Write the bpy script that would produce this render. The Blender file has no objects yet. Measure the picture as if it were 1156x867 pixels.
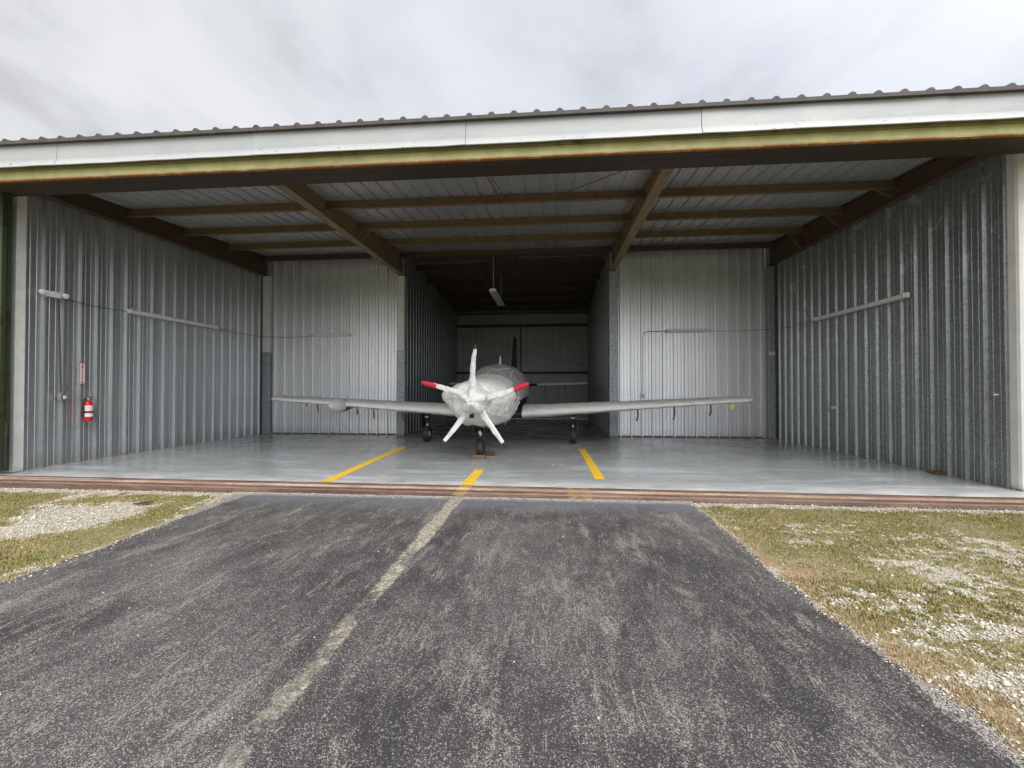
import bpy, math, random
import numpy as np
from mathutils import Vector, Matrix, noise
random.seed(7); rng = np.random.default_rng(11)
R = math.radians
sc = bpy.context.scene
COL = sc.collection

# ------------------------------------------------------------------ helpers
class MB:
    def __init__(s): s.v = []; s.f = []
    def add(s, vs, fs):
        o = len(s.v); s.v += [tuple(p) for p in vs]; s.f += [tuple(i + o for i in f) for f in fs]; return s
    def box(s, x0, x1, y0, y1, z0, z1):
        return s.add([(x0,y0,z0),(x1,y0,z0),(x1,y1,z0),(x0,y1,z0),(x0,y0,z1),(x1,y0,z1),(x1,y1,z1),(x0,y1,z1)],
                     [(0,3,2,1),(4,5,6,7),(0,1,5,4),(1,2,6,5),(2,3,7,6),(3,0,4,7)])
    def prism(s, prof, axis, a, b):
        """extrude closed 2-D profile along x ('x': prof=(y,z)) or y ('y': prof=(x,z)) or z ('z': prof=(x,y))"""
        n = len(prof)
        def P(p, t):
            return {'x': (t, p[0], p[1]), 'y': (p[0], t, p[1]), 'z': (p[0], p[1], t)}[axis]
        vs = [P(p, a) for p in prof] + [P(p, b) for p in prof]
        fs = [(i, (i+1) % n, n + (i+1) % n, n + i) for i in range(n)]
        fs += [tuple(range(n-1, -1, -1)), tuple(range(n, 2*n))]
        return s.add(vs, fs)
    def tube(s, pts, r, n=10, cap=True, r2=None, hint=(0,0,1)):
        """sweep; r, r2 (second radius) scalars or lists"""
        pts = [Vector(p) for p in pts]; m = len(pts)
        ra = r if isinstance(r, (list, tuple)) else [r]*m
        rb = ra if r2 is None else (r2 if isinstance(r2, (list, tuple)) else [r2]*m)
        vs = []; hint = Vector(hint)
        for i, p in enumerate(pts):
            t = (pts[min(i+1, m-1)] - pts[max(i-1, 0)]).normalized()
            h = hint if abs(t.dot(hint)) < .95 else Vector((1, 0, 0))
            if abs(t.dot(h)) > .95: h = Vector((0, 1, 0))
            a = t.cross(h).normalized(); b = a.cross(t).normalized()
            for k in range(n):
                an = 2*math.pi*k/n
                vs.append(p + a*math.cos(an)*ra[i] + b*math.sin(an)*rb[i])
        fs = [(i*n+k, i*n+(k+1) % n, (i+1)*n+(k+1) % n, (i+1)*n+k) for i in range(m-1) for k in range(n)]
        if cap: fs += [tuple(range(n-1, -1, -1)), tuple(range((m-1)*n, m*n))]
        return s.add(vs, fs)
    def lathe(s, prof, c, axis=(0,0,1), n=24):
        """prof = [(radius, along)]"""
        ax = Vector(axis).normalized(); h = Vector((1,0,0)) if abs(ax.x) < .9 else Vector((0,1,0))
        a = ax.cross(h).normalized(); b = ax.cross(a); c = Vector(c); m = len(prof); vs = []
        for r, t in prof:
            for k in range(n):
                an = 2*math.pi*k/n; vs.append(c + ax*t + (a*math.cos(an) + b*math.sin(an))*max(r, 1e-4))
        fs = [(i*n+k, i*n+(k+1) % n, (i+1)*n+(k+1) % n, (i+1)*n+k) for i in range(m-1) for k in range(n)]
        fs += [tuple(range(n-1, -1, -1)), tuple(range((m-1)*n, m*n))]
        return s.add(vs, fs)
    def build(s, name, mat, parent=None, smooth=False, world=False, bevel=0, weld=False):
        me = bpy.data.meshes.new(name)
        vs = s.v
        if parent is not None and world:
            inv = WM[parent.name].inverted(); vs = [tuple(inv @ Vector(p)) for p in vs]
        me.from_pydata(vs, [], s.f); me.update()
        import bmesh
        bm = bmesh.new(); bm.from_mesh(me)
        if weld: bmesh.ops.remove_doubles(bm, verts=bm.verts, dist=1e-5)
        bmesh.ops.recalc_face_normals(bm, faces=bm.faces); bm.to_mesh(me); bm.free()
        if smooth:
            me.polygons.foreach_set('use_smooth', [True]*len(me.polygons))
            me.set_sharp_from_angle(angle=R(38))
        me.materials.append(mat)
        o = bpy.data.objects.new(name, me); COL.objects.link(o)
        if parent is not None:
            o.parent = parent
            WM[o.name] = WM[parent.name]
        else: WM[o.name] = Matrix.Identity(4)
        if bevel:
            b = o.modifiers.new('b', 'BEVEL'); b.width = bevel; b.segments = 2; b.limit_method = 'ANGLE'
        return o
WM = {}
def thing(name, label, cat, loc, rz=0, group=None):
    o = bpy.data.objects.new(name, None); COL.objects.link(o); o.empty_display_size = .2
    o.location = loc; o.rotation_euler = (0, 0, rz)
    WM[o.name] = Matrix.Translation(loc) @ Matrix.Rotation(rz, 4, 'Z')
    o['label'] = label; o['category'] = cat
    if group: o['group'] = group
    return o
def tag(o, label, cat, group=None, kind=None):
    o['label'] = label; o['category'] = cat
    if group: o['group'] = group
    if kind: o['kind'] = kind
    return o
def base_origin(o, loc):
    """put a single-mesh thing's origin at its base"""
    o.data.transform(Matrix.Translation(-Vector(loc))); o.location = loc; return o

# ------------------------------------------------------------------ materials
class NT:
    def __init__(s, name):
        s.m = bpy.data.materials.new(name); s.m.use_nodes = True; s.t = s.m.node_tree; s.t.nodes.clear()
        s.out = s.n('ShaderNodeOutputMaterial'); s.b = s.n('ShaderNodeBsdfPrincipled')
        s.l(s.b.outputs[0], s.out.inputs[0]); s.tc = s.n('ShaderNodeTexCoord')
    def n(s, k, **kw):
        x = s.t.nodes.new(k)
        for a, b in kw.items(): setattr(x, a, b)
        return x
    def l(s, a, b): s.t.links.new(a, b)
    def put(s, sock, v):
        if isinstance(v, bpy.types.NodeSocket): s.l(v, sock)
        elif v is not None:
            if sock.type == 'RGBA' and not hasattr(v, '__len__'): v = (v, v, v, 1)
            if sock.type == 'RGBA' and len(v) == 3: v = (*v, 1)
            sock.default_value = v
    def mapping(s, scale=(1,1,1), rot=(0,0,0), loc=(0,0,0), src=None):
        m = s.n('ShaderNodeMapping'); s.l(src or s.tc.outputs['Object'], m.inputs[0])
        m.inputs[1].default_value = loc; m.inputs[2].default_value = rot; m.inputs[3].default_value = scale; return m.outputs[0]
    def noise(s, scale, detail=4, rough=.55, vec=None, dist=0):
        x = s.n('ShaderNodeTexNoise'); s.l(vec or s.tc.outputs['Object'], x.inputs['Vector'])
        x.inputs['Scale'].default_value = scale; x.inputs['Detail'].default_value = detail
        x.inputs['Roughness'].default_value = rough; x.inputs['Distortion'].default_value = dist; return x.outputs['Fac']
    def vor(s, scale, vec=None, feature='F1', out='Color', rand=1):
        x = s.n('ShaderNodeTexVoronoi', feature=feature); s.l(vec or s.tc.outputs['Object'], x.inputs['Vector'])
        x.inputs['Scale'].default_value = scale; x.inputs['Randomness'].default_value = rand; return x.outputs[out]
    def ramp(s, f, stops, interp='LINEAR'):
        x = s.n('ShaderNodeValToRGB'); s.put(x.inputs[0], f); cr = x.color_ramp; cr.interpolation = interp
        while len(cr.elements) < len(stops): cr.elements.new(.5)
        for e, (p, c) in zip(cr.elements, stops):
            e.position = p; e.color = (c, c, c, 1) if not hasattr(c, '__len__') else (*c[:3], 1)
        return x.outputs[0]
    def math(s, op, a, b=0, clamp=False):
        x = s.n('ShaderNodeMath', operation=op, use_clamp=clamp); s.put(x.inputs[0], a); s.put(x.inputs[1], b); return x.outputs[0]
    def mr(s, v, a, b, c=0, d=1):
        x = s.n('ShaderNodeMapRange'); s.put(x.inputs[0], v)
        for i, q in enumerate((a, b, c, d)): x.inputs[i+1].default_value = q
        return x.outputs[0]
    def mix(s, f, a, b, mode='MIX'):
        x = s.n('ShaderNodeMix', data_type='RGBA', blend_type=mode); s.put(x.inputs[0], f); s.put(x.inputs[6], a); s.put(x.inputs[7], b); return x.outputs[2]
    def sep(s, src=None):
        x = s.n('ShaderNodeSeparateXYZ'); s.l(src or s.tc.outputs['Object'], x.inputs[0]); return x.outputs
    def bump(s, h, strength=.3, dist=.01):
        x = s.n('ShaderNodeBump'); s.put(x.inputs['Height'], h); x.inputs['Strength'].default_value = strength
        x.inputs['Distance'].default_value = dist; s.l(x.outputs[0], s.b.inputs['Normal']); return x
    def done(s, col=None, rough=None, metal=None, spec=None):
        s.put(s.b.inputs['Base Color'], col); s.put(s.b.inputs['Roughness'], rough); s.put(s.b.inputs['Metallic'], metal)
        s.put(s.b.inputs['Specular IOR Level'], spec); return s.m

def m_simple(name, col, rough=.5, metal=0, var=.12, nscale=12, bump=0, bscale=60, dirt=None):
    t = NT(name); n = t.noise(nscale, 5, .6)
    lo = tuple(c*(1-var) for c in col); hi = tuple(min(1, c*(1+var)) for c in col)
    c = t.ramp(n, [(.3, lo), (.7, hi)])
    if dirt:
        d = t.ramp(t.noise(nscale*.35, 6, .7), [(.52, 0), (.68, 1)]); c = t.mix(t.math('MULTIPLY', d, dirt[1]), c, dirt[0])
    if bump: t.bump(t.noise(bscale, 4), bump, .004)
    return t.done(c, t.mr(n, 0, 1, rough*.85, min(1, rough*1.15)), metal)

def m_galv(name, base, axis, pitch_panel, spangle=.1, sscale=55, metal=.3, rough=.38, grime=.25, warm=0, blot=0, bk=.18):
    """galvanised sheet: panel-to-panel tint, spangle, vertical streaks, grime low down"""
    t = NT(name); x, y, z = t.sep()
    u = x if axis == 'x' else y
    cell = t.math('FLOOR', t.math('DIVIDE', u, pitch_panel))
    w = t.n('ShaderNodeTexWhiteNoise', noise_dimensions='1D'); t.l(cell, w.inputs['W'])
    sp = t.vor(sscale); spn = t.n('ShaderNodeSeparateColor'); t.l(sp, spn.inputs[0])
    c = t.mix(t.mr(w.outputs[0], 0, 1, 0, 1), tuple(b*.93 for b in base), tuple(b*1.05 for b in base))
    c = t.mix(1.0, c, t.mr(spn.outputs[0], 0, 1, 1-spangle, 1+spangle), 'MULTIPLY')
    mp = t.mapping(scale=(7, 7, .45)); st = t.noise(1.6, 5, .65, mp)
    c = t.mix(t.mr(st, .45, .75, 0, grime), c, tuple(b*.55 for b in base))
    low = t.math('MULTIPLY', t.mr(z, 0, .35, 1, 0), t.noise(5, 4, .6))
    c = t.mix(t.math('MULTIPLY', low, .55), c, (.16, .14, .11))
    if blot:
        bl = t.ramp(t.noise(2.3, 6, .72, dist=.6), [(.57, 0), (.63, 1)])
        bl = t.math('MULTIPLY', bl, t.mr(z, 1.8, 4.4, 0, 1))
        c = t.mix(t.math('MULTIPLY', bl, blot), c, tuple(min(1, b*2.0) for b in base))
    t.bump(t.math('ADD', t.math('MULTIPLY', spn.outputs[1], .25), t.noise(2.2, 3)), bk, .02)
    return t.done(c, t.mr(spn.outputs[2], 0, 1, rough-.06, rough+.08), metal)

def m_paint_wear(name, paint, rust, amount=.55, rough=.55, nscale=2.2, low_rust=None):
    t = NT(name); n = t.noise(nscale, 8, .72, dist=.4); f = t.noise(26, 5, .7)
    k = t.ramp(t.math('ADD', n, t.math('MULTIPLY', t.math('SUBTRACT', f, .5), .25)), [(amount, 0), (amount+.07, 1)])
    c = t.ramp(t.noise(5, 4), [(.35, tuple(p*.86 for p in paint)), (.7, tuple(min(1, p*1.1) for p in paint))])
    streak = t.noise(3, 5, .7, t.mapping(scale=(.35, 4, 9)))
    c = t.mix(t.mr(streak, .5, .8, 0, .45), c, tuple(p*.6 for p in paint))
    rc = t.ramp(t.noise(14, 6, .7), [(.3, tuple(p*.55 for p in rust)), (.7, rust)])
    if low_rust is not None:
        z = t.sep()[2]; k = t.math('MAXIMUM', k, t.math('MULTIPLY', t.mr(z, low_rust, low_rust+.035, 1, 0), t.mr(n, .3, .5, .2, 1)))
    t.bump(t.math('ADD', f, k), .25, .004)
    return t.done(t.mix(k, c, rc), t.mix(k, rough, .85))

M = {}
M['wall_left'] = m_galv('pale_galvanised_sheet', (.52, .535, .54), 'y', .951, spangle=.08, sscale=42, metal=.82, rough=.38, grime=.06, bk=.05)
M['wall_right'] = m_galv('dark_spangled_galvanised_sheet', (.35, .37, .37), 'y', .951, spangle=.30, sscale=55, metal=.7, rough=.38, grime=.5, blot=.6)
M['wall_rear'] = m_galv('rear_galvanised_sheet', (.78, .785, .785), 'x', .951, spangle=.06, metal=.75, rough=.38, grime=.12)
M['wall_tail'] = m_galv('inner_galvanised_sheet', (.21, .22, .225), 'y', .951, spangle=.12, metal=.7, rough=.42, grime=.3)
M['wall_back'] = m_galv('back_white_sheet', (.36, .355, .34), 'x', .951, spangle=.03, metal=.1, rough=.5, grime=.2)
M['roof'] = m_galv('roof_sheet', (.56, .57, .58), 'x', .915, spangle=.08, metal=.6, rough=.42, grime=.5)
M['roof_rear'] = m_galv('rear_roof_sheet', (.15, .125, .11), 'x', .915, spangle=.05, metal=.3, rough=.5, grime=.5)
M['roof_edge'] = m_simple('weathered_roof_edge', (.075, .062, .057), .7, 0, .35, 9, .3, 80)
M['post_galv'] = m_galv('post_galvanised', (.34, .36, .37), 'x', 5, spangle=.3, sscale=35, metal=.3, rough=.45, grime=.2)
M['steel_brown'] = m_paint_wear('brown_painted_steel', (.085, .052, .03), (.16, .06, .025), .58, .5)
M['steel_ochre'] = m_paint_wear('ochre_painted_steel', (.18, .122, .062), (.20, .08, .03), .60, .55)
M['rafter_ochre'] = m_paint_wear('ochre_rafter_steel', (.23, .17, .085), (.20, .08, .03), .60, .55)
M['steel_dark'] = m_paint_wear('dark_brown_steel', (.045, .028, .017), (.10, .04, .02), .6, .6)
M['yellow_steel'] = m_paint_wear('yellow_green_painted_steel', (.60, .58, .27), (.42, .17, .04), .63, .45, low_rust=4.612)
M['lip_olive'] = m_paint_wear('olive_shadow_steel', (.27, .25, .13), (.22, .12, .05), .58, .6)  # dull olive carries the shadow strip under the fascia lip; rust patches are wear
M['rust'] = m_paint_wear('rusty_rail', (.33, .185, .13), (.50, .30, .21), .5, .75)
M['rust_dark'] = m_paint_wear('dark_rusty_rail', (.17, .085, .055), (.40, .22, .14), .62, .8)
M['yellow_paint'] = m_simple('yellow_floor_paint', (.80, .50, .03), .45, 0, .15, 9, .1, 60, dirt=((.5, .42, .25), .55))
M['fabric'] = m_simple('white_cover_fabric', (.72, .70, .655), .85, 0, .05, 5, .12, 14, dirt=((.55, .52, .47), .5))
M['fabric_grey'] = m_simple('grey_cabin_cover_fabric', (.40, .385, .37), .8, 0, .08, 6, .3, 9, dirt=((.30, .28, .26), .5))
M['fabric_prop'] = m_simple('bright_white_cover_fabric', (.62, .61, .59), .85, 0, .05, 10, .3, 26)
M['red_fabric'] = m_simple('red_sock_fabric', (.50, .012, .035), .75, 0, .15, 20, .3, 40)
M['black'] = m_simple('black_rubber', (.018, .018, .019), .6, 0, .2, 20)
M['dark_paint'] = m_simple('dark_aircraft_paint', (.022, .023, .026), .3, 0, .1, 5)
M['strap'] = m_simple('dark_webbing', (.05, .05, .05), .8)
M['white_paint'] = m_simple('white_gloss_paint', (.75, .75, .74), .35, 0, .05, 8)
M['chrome'] = m_simple('bare_metal', (.6, .6, .6), .3, .9, .05)
M['plastic'] = m_simple('off_white_plastic', (.66, .66, .62), .5, 0, .06, 12)
M['fixture'] = m_simple('white_fixture_enamel', (.86, .86, .84), .4, 0, .05, 7)
M['lens'] = m_simple('translucent_lamp_cover', (.84, .84, .82), .3, 0, .04, 7)
M['wood'] = m_simple('brown_chock_wood', (.15, .085, .042), .7, 0, .25, 14, .2, 40)
M['wood_dark'] = m_simple('dark_wood', (.08, .035, .018), .7, 0, .3, 14, .2, 40)
M['red_paint'] = m_simple('red_gloss_paint', (.50, .01, .02), .25, 0, .08, 8)
M['cream'] = m_simple('cream_label_paper', (.72, .66, .52), .6, 0, .06, 14)
M['sign_white'] = m_simple('sign_white', (.74, .70, .69), .5, 0, .04)
M['sign_red'] = m_simple('sign_red', (.45, .03, .06), .5, 0, .08)
M['green_door'] = m_paint_wear('dark_green_painted_sheet', (.035, .052, .016), (.02, .018, .010), .56, .55)
M['leaf'] = m_simple('dead_leaf', (.05, .035, .025), .8, 0, .3, 30)
M['tag_yellow'] = m_simple('yellow_green_tag', (.55, .60, .12), .6, 0, .08)

# concrete white post
def mk_post():
    t = NT('white_painted_post'); z = t.sep()[2]
    c = t.ramp(t.noise(4, 6, .65), [(.3, (.58, .57, .53)), (.7, (.69, .685, .65))])
    d = t.ramp(t.noise(3, 7, .75, t.mapping(scale=(3, 3, .8))), [(.55, 0), (.75, 1)])
    c = t.mix(t.math('MULTIPLY', d, .25), c, (.40, .37, .31))
    c = t.mix(t.math('MULTIPLY', t.mr(z, 0, .12, 1, 0), .5), c, (.30, .24, .18))
    t.bump(t.noise(30, 5, .6), .25, .006); return t.done(c, .7)
M['post'] = mk_post()
def mk_fascia():
    t = NT('white_fascia_sheet'); x, y, z = t.sep()
    c = t.ramp(t.noise(1.2, 6, .6), [(.3, (.335, .345, .355)), (.7, (.41, .41, .395))])
    d = t.ramp(t.noise(2.4, 8, .75, t.mapping(scale=(.7, 1, 3.2))), [(.57, 0), (.72, 1)])
    c = t.mix(t.math('MULTIPLY', d, .45), c, (.27, .27, .26))
    z5 = t.mr(z, 4.78, 4.84, 1, 0); c = t.mix(t.math('MULTIPLY', z5, .5), c, (.50, .50, .47))
    s = t.ramp(t.noise(9, 6, .7, t.mapping(scale=(1, 1, 3))), [(.62, 0), (.66, 1)])
    c = t.mix(t.math('MULTIPLY', s, t.mr(z, 4.80, 4.92, .9, 0)), c, (.16, .09, .05))
    t.bump(t.noise(1.7, 3, .5, t.mapping(scale=(.8, 1, 2))), .35, .03); return t.done(c, .42)
M['fascia'] = mk_fascia()
def mk_floor():
    t = NT('grey_sealed_concrete'); x, y, z = t.sep()
    n = t.noise(.7, 5, .5, dist=.2)
    c = t.ramp(n, [(.3, (.27, .282, .275)), (.5, (.31, .323, .318)), (.72, (.36, .377, .375))])
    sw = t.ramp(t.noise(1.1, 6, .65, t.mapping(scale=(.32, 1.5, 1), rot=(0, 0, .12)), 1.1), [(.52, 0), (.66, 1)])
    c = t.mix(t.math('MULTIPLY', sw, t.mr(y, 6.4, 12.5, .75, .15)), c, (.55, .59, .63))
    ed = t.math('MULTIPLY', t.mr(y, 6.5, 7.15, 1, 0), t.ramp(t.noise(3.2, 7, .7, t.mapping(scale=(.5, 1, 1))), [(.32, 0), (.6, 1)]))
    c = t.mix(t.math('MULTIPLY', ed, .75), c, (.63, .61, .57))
    dk = t.ramp(t.noise(2.6, 8, .75, dist=.3), [(.6, 0), (.72, 1)]); c = t.mix(t.math('MULTIPLY', dk, .10), c, (.20, .20, .19))
    sp = t.ramp(t.noise(55, 4, .7), [(.66, 0), (.74, 1)]); c = t.mix(t.math('MULTIPLY', sp, .35), c, (.62, .62, .60))
    t.bump(t.math('ADD', t.noise(1.1, 3), t.math('MULTIPLY', t.noise(40, 4), .03)), .06, .02)
    rg = t.mr(t.noise(1.2, 4, .5), .3, .7, .17, .34); rg = t.mix(ed, rg, .75)
    return t.done(c, rg, 0, .5)
M['floor'] = mk_floor()
def mk_asphalt():
    t = NT('worn_asphalt'); x, y, z = t.sep()
    v1 = t.n('ShaderNodeSeparateColor'); t.l(t.vor(235), v1.inputs[0])
    v2 = t.n('ShaderNodeSeparateColor'); t.l(t.vor(140), v2.inputs[0])
    w1 = t.noise(.62, 6, .66, t.mapping(scale=(1.35, .75, 1), rot=(0, 0, -.05)), .6)
    w2 = t.noise(3.6, 6, .72, t.mapping(scale=(1.25, .8, 1)), .4)
    wear = t.mr(t.math('ADD', t.math('MULTIPLY', w1, .6), t.math('MULTIPLY', w2, .4)), .41, .61, 0, 1)
    sand = t.ramp(t.noise(1.5, 9, .78, t.mapping(scale=(2.4, .62, 1), rot=(0, 0, .05), loc=(3.1, 1.7, 0)), .5), [(.52, 0), (.66, 1)])
    lnn = t.noise(1.3, 5, .6, t.mapping(scale=(5.5, .55, 1), rot=(0, 0, .03), loc=(1, 4, 0)), .8)
    line = t.mr(t.math('ABSOLUTE', t.math('SUBTRACT', lnn, .5)), .0, .016, 1, 0)
    line = t.math('MULTIPLY', line, t.mr(t.noise(2.6, 3, .6), .45, .6, 0, 1))
    cl = t.mr(t.noise(85, 3, .8), .36, .68, 0, 1)
    thr = t.math('ADD', t.math('MULTIPLY', wear, .40), t.math('MULTIPLY', cl, .20)); thr = t.math('ADD', thr, t.math('MULTIPLY', t.math('MAXIMUM', t.math('MULTIPLY', sand, .7), line), .60))
    st = t.mr(t.math('SUBTRACT', thr, v1.outputs[0]), -.10, .16, 0, 1); st2 = t.mr(t.math('SUBTRACT', t.math('MULTIPLY', thr, .30), v2.outputs[0]), -.02, .06, 0, 1)
    base = t.ramp(t.noise(190, 4, .8), [(.3, (.017, .0152, .0155)), (.7, (.056, .050, .049))])
    base = t.mix(t.mr(w1, .40, .62, 0, .45), base, (.095, .085, .08))
    stone = t.mix(t.math('POWER', v1.outputs[1], 2.0), (.085, .077, .074), (.44, .41, .38))
    stone = t.mix(t.math('MULTIPLY', t.math('MAXIMUM', sand, line), .6), stone, (.40, .36, .29))
    c = t.mix(t.math('MULTIPLY', st, .9), base, stone)
    c = t.mix(t.math('MULTIPLY', st2, .8), c, t.mix(v2.outputs[1], (.13, .12, .11), (.37, .345, .315)))
    # dusty smooth band at the threshold
    band = t.math('MULTIPLY', t.mr(t.math('ADD', y, t.math('MULTIPLY', t.noise(1.4, 6, .7), .9)), 5.55, 6.05, 0, 1), .7)
    c = t.mix(band, c, (.15, .153, .165))
    grit = t.math('MULTIPLY', t.mr(y, 5.70, 5.88, 0, 1), t.ramp(t.noise(18, 6, .8), [(.40, 0), (.52, 1)])); c = t.mix(grit, c, (.48, .45, .40))
    # crumbled pale edge
    e1 = t.math('MINIMUM', t.math('SUBTRACT', 1.78, x), t.math('ADD', x, 4.12)); en = t.noise(11, 6, .8)
    eg = t.math('GREATER_THAN', t.math('SUBTRACT', t.math('MULTIPLY', en, .34), .165), e1)
    c = t.mix(t.math('MULTIPLY', eg, t.math('MULTIPLY', t.math('GREATER_THAN', .6, v1.outputs[0]), .7)), c, (.46, .42, .36))
    h = t.math('ADD', t.math('MULTIPLY', v1.outputs[2], .7), t.noise(120, 3, .7))
    t.bump(h, .55, .008)
    return t.done(c, .88, 0, .3)
M['asphalt'] = mk_asphalt()
def mk_stripe():
    t = NT('worn_cream_line_paint'); x, y, z = t.sep()
    c = t.ramp(t.noise(24, 6, .75), [(.3, (.16, .14, .10)), (.5, (.36, .325, .25)), (.72, (.58, .53, .43))])
    v = t.n('ShaderNodeSeparateColor'); t.l(t.vor(85), v.inputs[0])
    wear = t.math('ADD', t.math('MULTIPLY', t.noise(3.2, 6, .7), .6), t.math('MULTIPLY', t.noise(26, 5, .8), .4))
    wear = t.math('ADD', wear, t.mr(y, 3.5, 5.7, -.02, .16)); wear = t.math('ADD', wear, t.mr(t.noise(1.1, 3, .6, t.mapping(loc=(2, .6, 0))), .35, .65, -.07, .11))
    e = t.math('ABSOLUTE', t.math('ADD', x, 1.235)); e = t.mr(e, .045, .10, 0, .24)
    a = t.ramp(t.math('SUBTRACT', wear, e), [(.385, 0), (.56, 1)])
    a = t.math('MULTIPLY', a, t.mr(v.outputs[0], 0, 1, .35, 1.25), clamp=True)
    tr = t.n('ShaderNodeBsdfTransparent'); mx = t.n('ShaderNodeMixShader')
    t.l(a, mx.inputs[0]); t.l(tr.outputs[0], mx.inputs[1]); t.l(t.b.outputs[0], mx.inputs[2]); t.l(mx.outputs[0], t.out.inputs[0])
    return t.done(c, .85)
M['stripe'] = mk_stripe()
def mk_verge():
    t = NT('limestone_gravel_and_soil')
    at = t.n('ShaderNodeAttribute', attribute_name='grass'); dr = t.n('ShaderNodeAttribute', attribute_name='dry')
    v = t.n('ShaderNodeSeparateColor'); t.l(t.vor(62), v.inputs[0]); d = t.vor(62, out='Distance')
    g = t.mix(v.outputs[0], (.36, .32, .24), (.62, .57, .46))
    g = t.mix(t.mr(d, .35, .75, 0, .75), g, (.20, .17, .13))
    soil = t.ramp(t.noise(35, 6, .75), [(.3, (.13, .115, .05)), (.5, (.22, .195, .09)), (.7, (.40, .35, .24))])
    dry = t.ramp(t.noise(30, 6, .75), [(.3, (.20, .13, .075)), (.6, (.38, .27, .17)), (.8, (.52, .43, .32))])
    soil = t.mix(dr.outputs['Fac'], soil, dry)
    f = t.math('ADD', at.outputs['Fac'], t.math('MULTIPLY', t.math('SUBTRACT', t.noise(22, 6, .8), .5), .9))
    c = t.mix(t.mr(f, .35, .6, 0, 1), g, soil)
    t.bump(t.math('SUBTRACT', 1, d), .7, .012); return t.done(c, .9, 0, .2)
M['verge'] = mk_verge()
def mk_ground():
    t = NT('field_grass_ground')
    c = t.ramp(t.noise(.6, 8, .7), [(.35, (.12, .13, .045)), (.55, (.20, .19, .08)), (.7, (.42, .38, .30))])
    t.bump(t.noise(30, 5), .5, .02); return t.done(c, .95)
M['ground'] = mk_ground()
def mk_attr(name, ramp, rough=.8, trans=0):
    t = NT(name); at = t.n('ShaderNodeAttribute', attribute_name='tint'); c = t.ramp(at.outputs['Fac'], ramp)
    return t.done(c, rough, 0, .25)
M['grass'] = mk_attr('grass_blades', [(0, (.115, .118, .030)), (.3, (.205, .19, .055)), (.55, (.31, .265, .10)), (.78, (.35, .27, .15)), (1, (.50, .40, .27))])
M['stones'] = mk_attr('limestone_chips', [(0, (.28, .24, .17)), (.3, (.48, .43, .34)), (.7, (.62, .57, .47)), (1, (.76, .72, .64))], .85)

# ------------------------------------------------------------------ camera, light, sky
cam = bpy.data.cameras.new('camera'); camo = bpy.data.objects.new('camera', cam); COL.objects.link(camo)
cam.sensor_fit = 'HORIZONTAL'; cam.sensor_width = 36; cam.lens = 36*500/1156; cam.clip_end = 2000; cam.clip_start = .05
camo.location = (0, 0, 1.42); camo.rotation_euler = (R(90.745), 0, R(5.03)); sc.camera = camo
EL, AZ = 46, 152      # sun behind the camera, to its right (compass-like: 0 = +Y, clockwise)
sd = Vector((math.sin(R(AZ))*math.cos(R(EL)), math.cos(R(AZ))*math.cos(R(EL)), math.sin(R(EL))))
sun = bpy.data.lights.new('sun', 'SUN'); sun.energy = 1.7; sun.angle = R(38); sun.color = (1, .965, .91)
so = bpy.data.objects.new('sun', sun); COL.objects.link(so); so.rotation_euler = (-sd).to_track_quat('-Z', 'Y').to_euler()
w = bpy.data.worlds.new('World'); sc.world = w; w.use_nodes = True; nt = w.node_tree; nt.nodes.clear()
def wn(k, **kw):
    x = nt.nodes.new(k)
    for a, b in kw.items(): setattr(x, a, b)
    return x
L = nt.links.new
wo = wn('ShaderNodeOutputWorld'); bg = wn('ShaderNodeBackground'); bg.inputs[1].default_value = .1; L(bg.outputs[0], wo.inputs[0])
sky = wn('ShaderNodeTexSky', sky_type='NISHITA'); sky.sun_disc = False; sky.sun_elevation = R(EL); sky.sun_rotation = R(AZ); sky.air_density = 1.4; sky.dust_density = 2.5
tc = wn('ShaderNodeTexCoord'); sp = wn('ShaderNodeSeparateXYZ'); L(tc.outputs['Generated'], sp.inputs[0])
zc = wn('ShaderNodeMath', operation='MAXIMUM'); L(sp.outputs[2], zc.inputs[0]); zc.inputs[1].default_value = .06
zc2 = wn('ShaderNodeMath', operation='ADD'); L(zc.outputs[0], zc2.inputs[0]); zc2.inputs[1].default_value = .10
dx = wn('ShaderNodeMath', operation='DIVIDE'); L(sp.outputs[0], dx.inputs[0]); L(zc2.outputs[0], dx.inputs[1])
dy = wn('ShaderNodeMath', operation='DIVIDE'); L(sp.outputs[1], dy.inputs[0]); L(zc2.outputs[0], dy.inputs[1])
cb = wn('ShaderNodeCombineXYZ'); L(dx.outputs[0], cb.inputs[0]); L(dy.outputs[0], cb.inputs[1])
mp = wn('ShaderNodeMapping'); L(cb.outputs[0], mp.inputs[0]); mp.inputs[2].default_value = (0, 0, R(48)); mp.inputs[3].default_value = (1.0, .72, 1); mp.inputs[1].default_value = (.8, .35, 0)
n1 = wn('ShaderNodeTexNoise'); L(mp.outputs[0], n1.inputs['Vector']); n1.inputs['Scale'].default_value = 1.9; n1.inputs['Detail'].default_value = 7; n1.inputs['Roughness'].default_value = .55; n1.inputs['Distortion'].default_value = .35
cr = wn('ShaderNodeValToRGB'); L(n1.outputs[0], cr.inputs[0]); e = cr.color_ramp.elements
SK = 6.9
e[0].position = .34; e[0].color = (.66, .67, .705, 1); e[1].position = .60; e[1].color = (.90, .915, .95, 1)
x_ = e.new(.46); x_.color = (.80, .82, .865, 1)
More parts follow.
